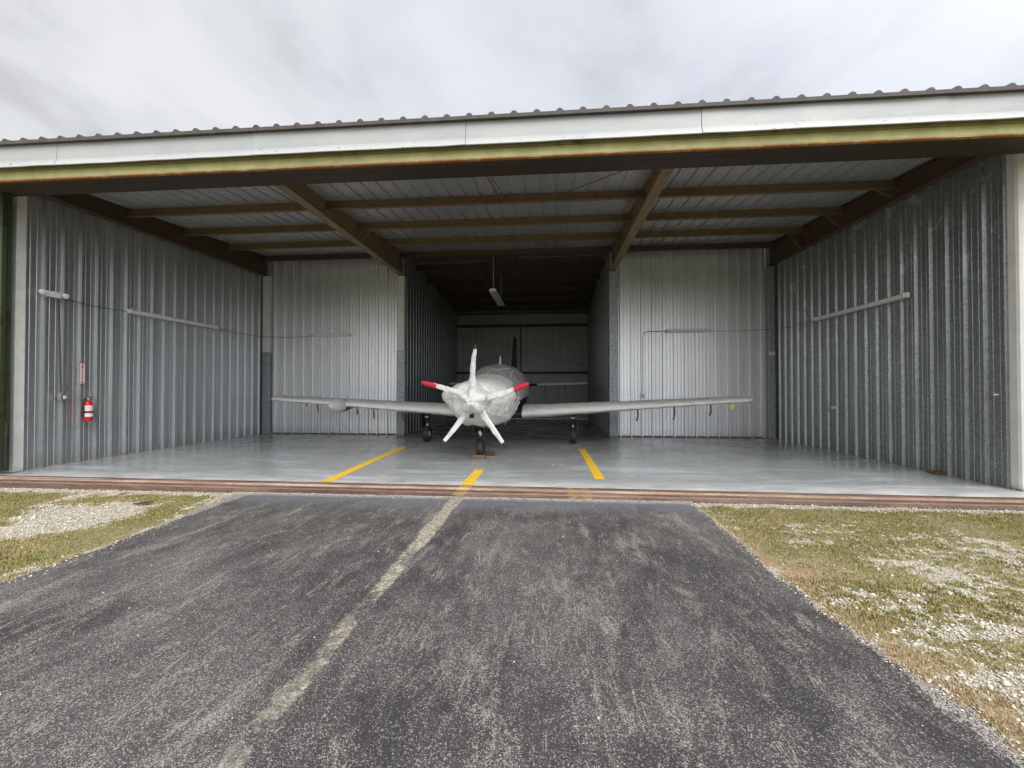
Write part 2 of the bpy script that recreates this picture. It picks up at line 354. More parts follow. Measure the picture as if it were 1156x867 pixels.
# colour drift: warmer / greyer to the left, bluer to the right
mx_ = wn('ShaderNodeMapRange'); L(sp.outputs[0], mx_.inputs[0]); mx_.inputs[1].default_value = -.75; mx_.inputs[2].default_value = .25
tint = wn('ShaderNodeMix', data_type='RGBA'); L(mx_.outputs[0], tint.inputs[0]); tint.inputs[6].default_value = (1.0, .985, .955, 1); tint.inputs[7].default_value = (.965, .985, 1.03, 1)
mul = wn('ShaderNodeMix', data_type='RGBA', blend_type='MULTIPLY'); mul.inputs[0].default_value = 1; L(cr.outputs[0], mul.inputs[6]); L(tint.outputs[2], mul.inputs[7])
sc_ = wn('ShaderNodeVectorMath', operation='SCALE'); L(mul.outputs[2], sc_.inputs[0])
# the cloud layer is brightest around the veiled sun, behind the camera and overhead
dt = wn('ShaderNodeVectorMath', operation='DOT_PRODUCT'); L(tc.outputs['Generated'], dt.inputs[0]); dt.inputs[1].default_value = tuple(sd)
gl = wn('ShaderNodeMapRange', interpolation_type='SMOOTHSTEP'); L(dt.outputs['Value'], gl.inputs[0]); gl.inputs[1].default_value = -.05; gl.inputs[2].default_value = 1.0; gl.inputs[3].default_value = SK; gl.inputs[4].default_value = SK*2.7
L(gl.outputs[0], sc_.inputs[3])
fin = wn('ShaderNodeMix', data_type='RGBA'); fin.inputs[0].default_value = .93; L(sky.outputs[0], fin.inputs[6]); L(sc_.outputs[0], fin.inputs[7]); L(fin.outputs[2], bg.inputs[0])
sc.view_settings.view_transform = 'Standard'; sc.view_settings.look = 'None'; sc.view_settings.exposure = 0.50; sc.view_settings.gamma = 1
sc.render.engine = 'CYCLES'; sc.cycles.max_bounces = 10; sc.cycles.diffuse_bounces = 6; sc.cycles.glossy_bounces = 4

# ------------------------------------------------------------------ ground, apron, floor
XL, XR = -9.32, 6.55           # side wall faces
YF, YB, YT, YRDG = 6.5, 13.7, 21.7, 14.0
TL, TR = -4.66, 1.80           # tail bay walls
def zr(y):                      # underside of roof sheets
    return 5.14 + .078*(y-6) if y <= YRDG else 5.14 + .078*(YRDG-6) - .066*(y-YRDG)
g = MB(); g.add([(-400,-400,-.06),(400,-400,-.06),(400,400,-.06),(-400,400,-.06)], [(0,1,2,3)])
o = g.build('ground', M['ground']); o['kind'] = 'structure'
EDL = [(-4.45,5.91),(-4.41,5.8),(-4.27,5.2),(-4.18,4.64),(-4.12,4.15),(-4.08,3.75),(-4.06,3.3),(-4.09,2.97),(-4.17,2.56),(-4.2,1.5),(-4.2,0),(-4.3,-30)]
EDR = [(1.80,5.91),(1.79,5.78),(1.80,5.27),(1.77,4.72),(1.79,4.22),(1.72,3.72),(1.76,3.31),(1.77,2.97),(1.79,2.73),(1.81,2.53),(1.86,2.32),(1.85,2.1),(1.83,1.9),(1.9,.5),(1.9,-30)]
def interp(pts, y):
    for (x0, y0), (x1, y1) in zip(pts, pts[1:]):
        if y <= y0 and y >= y1: return x0 + (x1-x0)*(y0-y)/(y0-y1)
    return pts[0][0] if y > pts[0][1] else pts[-1][0]
vs = []; fs = []; ys = [5.895 - i*.03 for i in range(0, 232)] + [-1.1 - i*2 for i in range(0, 15)]
for y in ys:
    fr = 1 if y > -1 else 0
    jl = fr*(noise.noise(Vector((3, y*3.1, 0)))*.05 + noise.noise(Vector((8, y*14, 0)))*.022)
    jr = fr*(noise.noise(Vector((13, y*3.1, 0)))*.05 + noise.noise(Vector((28, y*14, 0)))*.022)
    vs += [(interp(EDL, y)+jl, y, -.018), (interp(EDR, y)+jr, y, -.018)]
fs = [(2*i, 2*i+1, 2*i+3, 2*i+2) for i in range(len(ys)-1)]
a_ = MB().add(vs, fs); n0 = len(vs)
for i in range(len(ys)-1):      # crumbled edge faces
    for s_ in (0, 1):
        p, q = vs[2*i+s_], vs[2*i+2+s_]; a_.add([p, q, (q[0], q[1], -.055), (p[0], p[1], -.055)], [(0,1,2,3)])
o = a_.build('asphalt_apron', M['asphalt']); o['kind'] = 'structure'
s_ = MB().add([(-1.325, -4, -.014), (-1.13, -4, -.014), (-1.15, 5.885, -.014), (-1.345, 5.885, -.014)], [(0,1,2,3)]).build('painted_line', M['stripe'], o)
s_['label'] = 'worn cream centre line flaking off the asphalt'
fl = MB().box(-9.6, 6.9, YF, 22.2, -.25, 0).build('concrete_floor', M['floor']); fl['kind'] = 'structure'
def stripe(x0, y0, x1, y1, w, lab):
    s = MB(); n = 30
    for i in range(n+1):
        t = i/n; x = x0+(x1-x0)*t; y = y0+(y1-y0)*t; j = .004*noise.noise(Vector((y*9, x, 0)))
        s.v += [(x-w/2+j, y, .004), (x+w/2+j*.7, y, .004)]
    s.f = [(2*i, 2*i+1, 2*i+3, 2*i+2) for i in range(n)]
    q = s.build('painted_line', M['yellow_paint'], fl); q['label'] = lab
stripe(-3.46, 6.56, -3.64, 10.7, .19, 'long yellow guide line left of the nose wheel')
stripe(.775, 7.1, .735, 10.8, .16, 'yellow guide line in front of the right main wheel')
stripe(-1.25, 6.505, -1.265, 7.8, .175, 'short yellow centre line crossing the threshold')
for sx, sy, r_ in ((.03, 8.41, .035), (.18, 8.42, .028)):
    s = MB(); k = 14; s.v = [(sx, sy, .004)] + [(sx+r_*math.cos(6.283*i/k)*(1+.2*math.sin(i*2.3)), sy+r_*math.sin(6.283*i/k), .004) for i in range(k)]
    s.f = [(0, 1+i, 1+(i+1) % k) for i in range(k)]; s.build('paint_spot', M['white_paint'], fl)

# --- door track rails
tr = thing('door_track', 'rusty brown sliding door rails set along the hangar threshold', 'door track', (-1.3, 6.15, -.06))
def mk_track_mat(name, lo, mid, hi):
    t = NT(name); x, y, z = t.sep()
    n = t.noise(.8, 9, .78, t.mapping(scale=(.9, 5, 5)), .3)
    c = t.ramp(n, [(.30, lo), (.48, mid), (.62, hi), (.74, tuple(min(1, q*1.25) for q in hi))])
    f = t.ramp(t.noise(30, 5, .8), [(.3, .7), (.7, 1.2)]); c = t.mix(1, c, f, 'MULTIPLY')
    pm = t.math('MAXIMUM', t.math('GREATER_THAN', .085, t.math('ABSOLUTE', t.math('ADD', x, -.05))), t.math('GREATER_THAN', .16, t.math('ABSOLUTE', t.math('ADD', x, -1.68))))
    wr = t.ramp(t.noise(14, 6, .8, t.mapping(scale=(.6, 3, 3))), [(.45, 0), (.6, 1)]); wr = t.math('MULTIPLY', wr, t.mr(x, .6, 1.2, 1, .45))
    c = t.mix(t.math('MULTIPLY', t.math('MULTIPLY', pm, wr), .8), c, (.66, .44, .10))
    t.bump(t.noise(22, 5, .7), .4, .005); return t.done(c, .72)
M['track'] = mk_track_mat('rusty_rail_mid', (.13, .06, .04), (.22, .138, .092), (.34, .235, .172))
M['track_pale'] = mk_track_mat('rusty_rail_pale', (.20, .10, .06), (.34, .22, .15), (.52, .39, .29))
M['track_dark'] = mk_track_mat('rusty_rail_dark', (.055, .03, .025), (.10, .057, .042), (.19, .12, .09))
def rail(yc, w, h, mat, name='rail'):
    s = MB(); n = 170; x0, x1 = -12.5, 9.5
    prof = [(-w/2, -.10), (-w/2, h-.022), (-w*.30, h-.012), (-w*.26, h), (w*.26, h), (w*.30, h-.012), (w/2, h-.022), (w/2, -.10)]
    k = len(prof)
    for i in range(n+1):
        x = x0+(x1-x0)*i/n; j = .006*noise.noise(Vector((x*.9, yc*5, 0))); jz = .004*noise.noise(Vector((x*1.7, yc*3, 4)))
        s.v += [(x, yc+j+a-.0135*(x+1.3), b+jz) for a, b in prof]
    s.f = [(i*k+q, i*k+q+1, (i+1)*k+q+1, (i+1)*k+q) for i in range(n) for q in range(k-1)]
    s.f += [tuple(range(k)), tuple(range(n*k+k-1, n*k-1, -1))]
    return s.build(name, mat, tr, world=True)
rail(6.445, .075, .010, M['track_dark']); rail(6.35, .085, .004, M['track']); rail(6.275, .030, .018, M['track_pale']); rail(6.195, .095, .002, M['track']); rail(6.12, .022, .014, M['track_dark']); rail(6.045, .09, .006, M['track']); rail(5.968, .035, .006, M['track_dark'])
s = MB(); s.box(-12.5, 9.5, 5.902, 6.499, -.3, -.028); s.build('track_bed', M['rust_dark'], tr, world=True)

# ------------------------------------------------------------------ hangar
hg = thing('hangar', 'open corrugated steel hangar with white fascia and brown roof frame', 'hangar', (-1.4, 6.5, 0))
def sheet(u0, u1, prof_fn, pos, v0, v1, step_top=None):
    pass
def rib_profile(u0, u1, pitch=.317, h=.032, minor=.006, phase=0, seam=True, start=None):
    """returns list of (u, depth)"""
    P = []; k0 = math.floor((u0-phase)/pitch)-1; k1 = math.ceil((u1-phase)/pitch)+1
    for k in range(k0, k1):
        c = phase + k*pitch; lap = .0025 if (seam and k % 3 == 0) else 0
        P += [(c-.034, 0), (c-.016, h), (c+.016, h), (c+.034, lap)]
        for q in (1/3, 2/3):
            m = c + pitch*q; P += [(m-.015, lap*(1-q)), (m-.007, minor), (m+.007, minor), (m+.015, lap*(1-q))]
    P = [p for p in P if u0 < p[0] < u1]
    return [(u0, 0)] + P + [(u1, 0)]
def wall(name, mat, axis, face, sgn, u0, u1, z0, ztop, parent=hg, back=.02, phase=0, h=.032, minor=.006, wav=.004):
    """corrugated sheet wall. axis 'y': plane x=face running along y; sgn: direction ribs stick out"""
    s = MB(); P = rib_profile(u0, u1, phase=phase, h=h, minor=minor); n = len(P); nz = 8
    def pt(u, d, z):
        wv = wav*noise.noise(Vector((u*.8, z*.9, face)))
        return (face + sgn*(d+wv), u, z) if axis == 'y' else (u, face + sgn*(d+wv), z)
    for j in range(nz+1):
        for u, d in P: s.v.append(pt(u, d, z0+(ztop(u)-z0)*j/nz))
    s.f = [(j*n+i, j*n+i+1, (j+1)*n+i+1, (j+1)*n+i) for j in range(nz) for i in range(n-1)]
    o = len(s.v)                                  # back skin so the wall has thickness
    for u, z in ((u0, z0), (u1, z0), (u1, ztop(u1)), (u0, ztop(u0))): s.v.append(pt(u, -back, z))
    s.f += [(o, o+1, o+2, o+3), (0, o, o+3, nz*n), (n-1, o+1, o+2, nz*n+n-1)]
    return s.build(name, mat, parent, world=True)
zt = lambda y: zr(y)-.01
ph = 7.362 % .317
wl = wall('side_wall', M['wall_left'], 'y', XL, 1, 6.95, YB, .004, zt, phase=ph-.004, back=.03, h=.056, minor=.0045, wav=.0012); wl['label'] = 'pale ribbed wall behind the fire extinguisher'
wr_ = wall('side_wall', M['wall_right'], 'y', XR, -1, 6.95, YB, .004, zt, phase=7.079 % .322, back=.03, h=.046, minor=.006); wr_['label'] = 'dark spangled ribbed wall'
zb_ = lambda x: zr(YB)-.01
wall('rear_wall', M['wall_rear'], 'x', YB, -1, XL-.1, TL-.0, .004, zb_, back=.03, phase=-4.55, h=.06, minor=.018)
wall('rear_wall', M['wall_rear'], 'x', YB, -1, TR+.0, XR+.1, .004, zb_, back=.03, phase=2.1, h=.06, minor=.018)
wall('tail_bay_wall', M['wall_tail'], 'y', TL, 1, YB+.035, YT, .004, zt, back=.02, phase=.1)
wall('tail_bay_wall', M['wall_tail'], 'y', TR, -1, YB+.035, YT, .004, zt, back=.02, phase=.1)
wall('back_wall', M['wall_back'], 'x', YT, -1, TL-.03, TR+.03, .004, lambda x: zr(YT)-.01, back=.03, phase=.1, h=.022, minor=.004)
MB().box(TL-.02, TR+.02, YT-.17, YT-.04, 4.50, 4.62).build('girt', M['steel_dark'], hg, world=True)
MB().box(TL-.02, TR+.02, YT-.17, YT-.04, 2.19, 2.31).build('girt', M['steel_dark'], hg, world=True)
MB().box(TL-.02, TR+.02, YT-.20, YT-.04, zr(YT)-.14, zr(YT)-.03).build('girt', M['steel_brown'], hg, world=True)
MB().box(-1.50, -1.43, YT-.19, YT-.175, 2.2, 4.52).build('mullion', M['steel_brown'], hg, world=True)
MB().box(TL-.02, TR+.02, YT-.16, YT-.04, .6, .70).build('girt', M['steel_dark'], hg, world=True)
for (a, b) in (((TL+.1, YT-.22, 4.3), (TR-.1, YT-.22, 2.6)), ((TL+.1, YT-.22, 2.6), (TR-.1, YT-.22, 4.3))):
    A, B = Vector(a), Vector(b)
    MB().tube([A + (B-A)*t + Vector((0, 0, -.16*math.sin(math.pi*t))) for t in [i/12 for i in range(13)]], .007, 6).build('brace_cable', M['steel_dark'], hg, world=True)

# roof sheets (one per slope), ribs run front to back, with thickness
def roof(y0, y1, name, lab):
    s = MB(); P = rib_profile(-12.2, 9.6, pitch=.305, h=.035, minor=.004, phase=.12); n = len(P); ny = 12
    for lay in (0, 1):
        for j in range(ny+1):
            y = y0+(y1-y0)*j/ny
            for u, d in P: s.v.append((u, y, zr(y)+d+.012*lay+.004*noise.noise(Vector((u*.7, y*.8, 2)))*0))
    N = n*(ny+1)
    for lay in (0, 1):
        s.f += [(lay*N+j*n+i, lay*N+j*n+i+1, lay*N+(j+1)*n+i+1, lay*N+(j+1)*n+i) for j in range(ny) for i in range(n-1)]
    s.f += [(i, i+1, N+i+1, N+i) for i in range(n-1)]
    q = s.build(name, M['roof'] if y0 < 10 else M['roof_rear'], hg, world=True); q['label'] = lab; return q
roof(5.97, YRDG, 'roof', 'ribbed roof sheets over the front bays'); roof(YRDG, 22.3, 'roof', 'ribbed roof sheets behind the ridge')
# weathered eave closure strip following the ribs
s = MB(); P = []
for k_ in range(-41, 33):
    c_ = .12+.305*k_; P += [(c_-.050, 0), (c_-.040, .014), (c_-.026, .030), (c_-.012, .036), (c_+.012, .036), (c_+.026, .030), (c_+.040, .014), (c_+.050, 0)]
for y, ex in ((5.865, 0), (5.96, .008)):
    for u, d in P: s.v.append((u, y, zr(y)+d-.002+ex))
for y in (5.865, 5.96):
    for u, d in P: s.v.append((u, y, zr(y)-.050))
n = len(P)
s.f = [(i, i+1, n+i+1, n+i) for i in range(n-1)] + [(2*n+i, 2*n+i+1, 3*n+i+1, 3*n+i) for i in range(n-1)] + [(i, i+1, 2*n+i+1, 2*n+i) for i in range(n-1)] + [(n+i, n+i+1, 3*n+i+1, 3*n+i) for i in range(n-1)]
s.build('eave_strip', M['roof_edge'], hg, world=True)
# fascia: separate sheets with laps and a kicked-out lower lip
sx = [-12.2, -10.3, -7.315, -4.239, -1.155, 1.961, 4.934, 8.0, 9.6]
for i, (a, b) in enumerate(zip(sx, sx[1:])):
    o_ = .004*(i % 2); s = MB(); n = 24
    prof = [(5.93, 5.112), (5.922, 4.845), (5.887, 4.748), (5.895, 4.741), (5.942, 4.82), (5.955, 5.112)]; k = len(prof)
    for j in range(n+1):
        x = a+(b-a)*j/n
        for m_, (y, z) in enumerate(prof):
            wv = .007*noise.noise(Vector((x*1.3, m_*.2, i*3))); dz = .006*noise.noise(Vector((x*2.3, 5, i))) if m_ in (2, 3) else 0
            s.v.append((x + (.003 if j == 0 else -.003 if j == n else 0), y-o_+wv, z+dz))
    s.f = [(j*k+q, j*k+(q+1) % k, (j+1)*k+(q+1) % k, (j+1)*k+q) for j in range(n) for q in range(k)]
    s.f += [tuple(range(k)), tuple(range(n*k+k-1, n*k-1, -1))]
    s.build('fascia_panel', M['fascia'], hg, world=True)
MB().box(-12.2, 9.6, 5.995, 6.10, 4.756, 5.10).build('fascia_backing', M['lip_olive'], hg, world=True)
# yellow track beam (a channel)
s = MB(); s.prism([(6.03, 4.752), (6.03, 4.635), (6.015, 4.620), (6.015, 4.604), (6.07, 4.604), (6.07, 4.622), (6.045, 4.635), (6.045, 4.752)], 'x', -12.2, 9.6)
s.build('track_beam', M['yellow_steel'], hg, world=True)
s = MB(); s.prism([(6.075, 4.86), (6.075, 4.66), (6.42, 4.695), (6.425, 4.71), (6.435, 4.71), (6.44, 4.698), (6.80, 4.742), (6.80, 4.90)], 'x', -12.2, 9.6)
s.build('door_header', M['steel_dark'], hg, world=True)
# header beam behind the tracks
s = MB(); s.box(-12.2, 9.6, 7.02, 7.035, 4.93, zr(7.02)-.004); s.box(-12.2, 9.6, 6.93, 7.12, 4.93, 4.945); s.build('header_beam', M['steel_brown'], hg, world=True)
MB().box(-12.2, 9.6, 6.40, 6.55, 4.92, zr(6.4)-.004).build('header_beam', M['steel_dark'], hg, world=True)
# purlins (Z sections), in three bays between rafters
RX = [XL+.10, -4.70, 1.86, XR-.10]
def purlin(y, x0, x1):
    z1 = zr(y)-.006; z0 = z1-.18; s = MB()
    s.prism([(y-.06, z0), (y+.008, z0), (y+.008, z1-.012), (y+.07, z1-.006), (y+.07, z1), (y, z1), (y, z0+.010), (y-.052, z0+.010), (y-.052, z0+.03), (y-.06, z0+.03)], 'x', x0, x1)
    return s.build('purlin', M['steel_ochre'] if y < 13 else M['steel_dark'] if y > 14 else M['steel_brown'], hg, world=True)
for y in (8.86, 10.36, 11.88, 13.40):
    for a, b in zip(RX, RX[1:]): purlin(y, a+.012, b-.012)
for y in (14.8, 16.2, 17.6, 19.0, 20.4): purlin(y, TL+.035, TR-.035)
# rafters: tapered I-beams
def rafter(x, y0, y1, zb0, zb1, mat, fw=.09, y2=None, zb2=None):
    s = MB(); pts = [(y0, zb0), (y1, zb1)] + ([(y2, zb2)] if y2 else [])
    for (ya, za), (yb, zb) in zip(pts, pts[1:]):
        for q in range(6):
            A = ya+(yb-ya)*q/6; B = ya+(yb-ya)*(q+1)/6; zA = za+(zb-za)*q/6; zB = za+(zb-za)*(q+1)/6
            tA, tB = zr(A)-.004, zr(B)-.004
            s.prism([(A, zA+.012), (B, zB+.012), (B, tB-.012), (A, tA-.012)], 'x', x-.005, x+.005)
            s.prism([(A, zA), (B, zB), (B, zB+.012), (A, zA+.012)], 'x', x-fw, x+fw)
            s.prism([(A, tA-.012), (B, tB-.012), (B, tB), (A, tA)], 'x', x-fw, x+fw)
    return s.build('rafter', mat, hg, world=True)
rafter(RX[0], 7.04, YB-.08, 4.955, 5.09, M['steel_brown'])
rafter(RX[1], 7.04, YB-.08, 4.97, 5.03, M['rafter_ochre'], .095, YT-.2, 5.05)
rafter(RX[2], 7.04, YB-.08, 4.93, 5.03, M['rafter_ochre'], .095, YT-.2, 5.05)
rafter(RX[3], 7.04, YB-.08, 4.90, 5.07, M['steel_brown'])
# flange braces
for (x, y, sg) in ((RX[2], 8.86, -1), (RX[2], 10.36, -1), (RX[2], 11.88, -1), (RX[3], 8.86, -1), (RX[3], 10.36, -1), (RX[3], 11.88, -1), (RX[1], 10.36, 1), (RX[2], 13.4, -1)):
    MB().tube([(x+sg*.09, y, 5.03), (x+sg*.42, y-.01, zr(y)-.16)], .012, 6).build('flange_brace', M['steel_ochre'], hg, world=True)
for a, b in (((-1.2, 7.1, 5.12), (-.95, 8.8, 5.20)), ((-1.1, 7.1, 5.12), (-.88, 8.8, 5.20)), ((.3, 8.8, 5.33), (1.75, 7.2, 5.15)), ((-4.2, 13.3, 5.3), (-2.0, 13.35, 5.34)), ((-.9, 13.3, 5.42), (1.6, 13.3, 5.42))):
    MB().tube([a, b], .009, 6).build('roof_brace_rod', M['steel_ochre'], hg, world=True)
# corner and bay posts
def post(x0, x1, y0, y1, z1, mat, z0=.002, name='post', bev=.012):
    return MB().box(x0, x1, y0, y1, z0, z1).build(name, mat, hg, world=True, bevel=bev)
p = post(-9.47, -9.165, 6.82, 6.97, 4.95, M['post']); p['label'] = 'white post at the left front corner'
MB().box(-9.52, -9.30, 6.76, 6.82, 4.66, 4.94).build('bracket', M['post'], p, bevel=.006)
p.children[0].data.transform(WM[hg.name].inverted())
p = post(6.535, 7.35, 6.78, 6.98, 4.92, M['post'], bev=.05); p['label'] = 'broad white post at the right front corner'
post(XL+.035, -9.04, YB-.18, YB-.036, 5.10, M['post'], z0=2.63)
post(XL+.033, -9.042, YB-.178, YB-.038, 2.625, M['post_galv'])
post(-4.83, TL+.045, YB-.10, YB+.10, 5.02, M['post'], z0=0.003)
post(-4.85, -4.59, YB-.125, YB-.104, 2.66, M['post_galv'], bev=.004, name='post_guard')
post(TR-.045, 2.03, YB-.11, YB+.10, 5.02, M['post_galv'])
post(6.31, XR-.045, YB-.20, YB-.036, 5.02, M['post_galv'])
MB().box(6.33, 6.50, YB-.212, YB-.202, 2.42, 2.53).build('post_tag', M['plastic'], hg, world=True)
MB().box(6.27, 6.31, YB-.10, YB-.04, 5.02, 5.65).build('post_trim', M['post'], hg, world=True)
# base trims
for x0, x1 in ((XL+.3, TL-.2), (TR+.25, XR-.3)):
    MB().box(x0, x1, YB-.046, YB-.038, .003, .03).build('base_trim', M['steel_dark'], hg, world=True)

# neighbour's green door leaf
gd = thing('sliding_door', 'dark green sliding door leaf beside the white corner post', 'door', (-11.0, 6.62, 0))
s = MB(); P = rib_profile(-13.0, -9.12, h=.03, phase=-.07); n = len(P)
for z in (.1, 4.62):
    for u, d in P: s.v.append((u, 6.60-d, z))
s.f = [(i, i+1, n+i+1, n+i) for i in range(n-1)]
o_ = len(s.v); s.v += [(-13, 6.63, .1), (-9.12, 6.63, .1), (-9.12, 6.63, 4.62), (-13, 6.63, 4.62)]; s.f += [(o_, o_+1, o_+2, o_+3), (n-1, o_+1, o_+2, 2*n-1)]
s.build('door_panel', M['green_door'], gd, world=True)
MB().box(-9.115, -9.075, 6.55, 6.69, .06, 4.70).build('door_frame', M['green_door'], gd, world=True)
s = MB(); n = 90; v = []
for i in range(n+1):
    z = .12+4.45*i/n; jj = .03+.035*abs(noise.noise(Vector((z*2.1, 0, 0))))+.03*max(0, noise.noise(Vector((z*9, 2, 0)))) + (.05 if z < .9 else 0)
    v += [(-9.073, 6.60, z), (-9.073+jj, 6.585, z), (-9.073+jj*.9, 6.60, z), (-9.073, 6.62, z)]
s.v = v; s.f = [(i*4+k, i*4+(k+1) % 4, (i+1)*4+(k+1) % 4, (i+1)*4+k) for i in range(n) for k in range(4)]
s.build('torn_rubber_seal', M['black'], gd, world=True)
MB().box(-13, -9.07, 6.56, 6.70, 4.71, 4.80).build('roller_housing', M['steel_dark'], gd, world=True)
for xw in (-9.5, -12.6):
    MB().lathe([(.05, -.02), (.055, 0), (.05, .02)], (xw, 6.60, .055), (0, 1, 0), 16).build('wheel', M['rust_dark'], gd, world=True)

# ------------------------------------------------------------------ lamps, cords, boxes on the walls
def lamp(label, loc, rz, length, parts_w=.15):
    """batten light; local x = length, local -y = out from wall"""
    t = thing('fluorescent_light', label, 'light', loc, rz, 'tube lights mounted on the hangar walls')
    s = MB(); s.box(-length/2, length/2, -.055, -.0, -.045, .045); s.build('housing', M['fixture'], t, bevel=.008)
    s = MB(); s.tube([(-length/2+.035, -.082, 0), (length/2-.035, -.082, 0)], .036, 14, r2=.034); s.build('lamp_cover', M['lens'], t, smooth=True)
    for sg in (-1, 1):
        s = MB(); x = sg*(length/2-.015); s.box(x-.025, x+.025, -.125, -.057, -.048, .048); s.build('end_cap', M['plastic'], t, bevel=.01)
    return t
lamp('long tube light on the pale left wall beyond the extinguisher', (XL+.0605, 10.18, 3.145), R(90), 2.55)
lamp('long tube light slanting across the dark right wall', (XR-.050, 10.0, 3.145), R(-90), 2.75)
lamp('short tube light on rear wall behind the left wing', (-7.0, YB-.04, 3.18), 0, 1.22)
lamp('short tube light on rear wall behind the right wing', (4.08, YB-.04, 3.18), 0, 1.25)
# hanging lamp
t = thing('hanging_light', 'white fluorescent light hanging from the dark ceiling above the aircraft', 'light', (-1.83, 15.1, 4.55))
s = MB(); s.prism([(-.13, 0), (.13, 0), (.07, .07), (-.07, .07)], 'y', -1.27, 1.27); s.build('housing', M['fixture'], t, bevel=.006)
s = MB(); s.box(-.115, .115, -1.22, 1.22, -.012, -.003); s.build('diffuser', M['lens'], t)
for yy in (-1.1, 1.1):
    MB().tube([(0, yy, .07), (0, yy, zr(15.1+yy)-4.55-.01)], .006, 6).build('suspension_wire', M['plastic'], t)
# twin-head emergency light at the front of the left wall
t = thing('emergency_light', 'off white emergency light high on the left wall near the door', 'emergency light', (XL+.0605, 7.42, 3.19))
MB().box(0, .07, -.13, .13, -.055, .055).build('housing', M['plastic'], t, bevel=.012)
for yy in (-.19, .20):
    MB().lathe([(.03, -.03), (.05, 0), (.048, .035), (.03, .04)], (.06, yy, .01), (1, 0, -.3), 14).build('lamp_head', M['fixture'], t, smooth=True)
def cord(name, label, pts, r=.006, mat='black', grp=None):
    q = MB().tube(pts, r, 8).build(name, M[mat], smooth=True); base_origin(q, pts[0]); tag(q, label, 'cord', grp); return q
X1 = XL+.066
sag = lambda A, B, d, n=14: [tuple(Vector(A)+(Vector(B)-Vector(A))*i/n+Vector((0, 0, -d*math.sin(math.pi*i/n)))) for i in range(n+1)]
cord('power_cord', 'black cord from emergency light to the left wall tube light', sag((X1+.02, 7.66, 3.15), (X1+.02, 8.9, 3.13), .02), grp='power cords strung along the walls')
cord('power_cord', 'black cord from the left wall light round to the rear wall light', sag((X1+.02, 11.46, 3.13), (X1+.02, YB-.22, 3.12), .02)+sag((-9.0, YB-.22, 3.12), (-7.62, YB-.09, 3.16), .03), grp='power cords strung along the walls')
cord('power_cord', 'thin dark cord from right rear wall light to the right wall light', sag((4.72, YB-.06, 3.17), (6.2, YB-.25, 3.17), .02)+sag((6.46, YB-.3, 3.17), (6.46, 11.4, 3.13), .03), .005, 'black', 'power cords strung along the walls')
cord('conduit', 'grey conduit bent down the right rear wall to a small outlet', [(3.45, YB-.055, 3.18), (2.92, YB-.055, 3.18), (2.80, YB-.055, 3.13), (2.76, YB-.055, 3.02), (2.75, YB-.055, 1.30)], .011, 'post_galv')
cord('conduit', 'thin grey conduit running down the left wall above the switch box', [(X1+.015, 7.55, 3.12), (X1+.015, 7.57, 2.4), (X1+.015, 7.60, 1.36)], .012, 'strap')
t = thing('outlet_box', 'small metal outlet box low on the right rear wall', 'outlet', (2.75, YB-.037, 1.17))
MB().box(-.06, .06, -.05, 0, 0, .12).build('box', M['plastic'], t, bevel=.006)
for zz in (.035, .085): MB().box(-.015, .015, -.054, -.051, zz-.012, zz+.012).build('socket', M['black'], t)
t = thing('switch_box', 'grey metal switch box on the left wall below the conduit', 'switch box', (XL+.0605, 7.63, 1.22))
MB().box(0, .07, -.075, .075, 0, .12).build('box', M['chrome'], t, bevel=.006)
MB().box(.02, .05, -.16, -.077, .045, .075).build('conduit_stub', M['chrome'], t, bevel=.004)
MB().tube([(.04, .02, .12), (.045, .06, .20), (.04, .10, .30)], .008, 8).build('lead', M['strap'], t)
MB().box(.071, .082, -.02, .02, .03, .09).build('switch', M['plastic'], t)
for nm, lab, y, z, sz in (('wall_bracket', 'small pale bracket low on the dark right wall, away from the post', 10.81, .99, (.05, .16, .05)), ('wall_clip', 'tiny white clip on the dark right wall next to the white post', 7.085, 1.34, (.03, .06, .018))):
    b = MB(); b.box(-sz[0], 0, -sz[1]/2, sz[1]/2, 0, sz[2]); b.box(-sz[0]-.012, -sz[0], -sz[1]*.3, sz[1]*.3, -sz[2]*.3, sz[2]*1.3)
    q = b.build(nm, M['plastic'], bevel=.003); q.location = (XR-.04, y, z); tag(q, lab, 'bracket')
b = MB(); b.box(-.10, 0, -.10, .10, 0, .045); b.box(-.07, -.01, -.16, -.10, 0, .03)
q = b.build('wood_scrap', M['wood'], bevel=.005); q.location = (XR-.045, 8.11, .002); tag(q, 'small rusty brown scrap on the floor against the right wall', 'scrap')

# fire extinguisher and its sign
ex = thing('fire_extinguisher', 'red fire extinguisher with cream label hanging on the left wall', 'fire extinguisher', (XL+.145, 8.045, .80))
MB().lathe([(.0, .0), (.066, .0), (.074, .012), (.075, .03), (.075, .335), (.070, .365), (.05, .393), (.026, .405), (.022, .42), (.0, .42)], (0,0,0), n=28).build('cylinder', M['red_paint'], ex, smooth=True)
for z0, z1, nm in ((.20, .31, 'label'), (.085, .155, 'label')):
    s = MB(); k = 22
    for i in range(k+1):
        a = R(-95+170*i/k); s.v += [(.0762*math.cos(a), .0762*math.sin(a), z0), (.0762*math.cos(a), .0762*math.sin(a), z1)]
    s.f = [(2*i, 2*i+2, 2*i+3, 2*i+1) for i in range(k)]; s.build(nm, M['cream'] if z0 > .1 else M['sign_white'], ex, smooth=True)
MB().lathe([(.077, .165), (.0785, .168), (.0785, .188), (.077, .190)], (0,0,0), n=28).build('strap', M['black'], ex)
MB().lathe([(.02, .41), (.024, .43), (.024, .455), (.015, .465)], (0,0,0), n=16).build('valve', M['chrome'], ex)
MB().tube([(0, .0, .465), (.01, .05, .475), (.02, .11, .49)], .010, 8, r2=.006).build('lever', M['black'], ex)
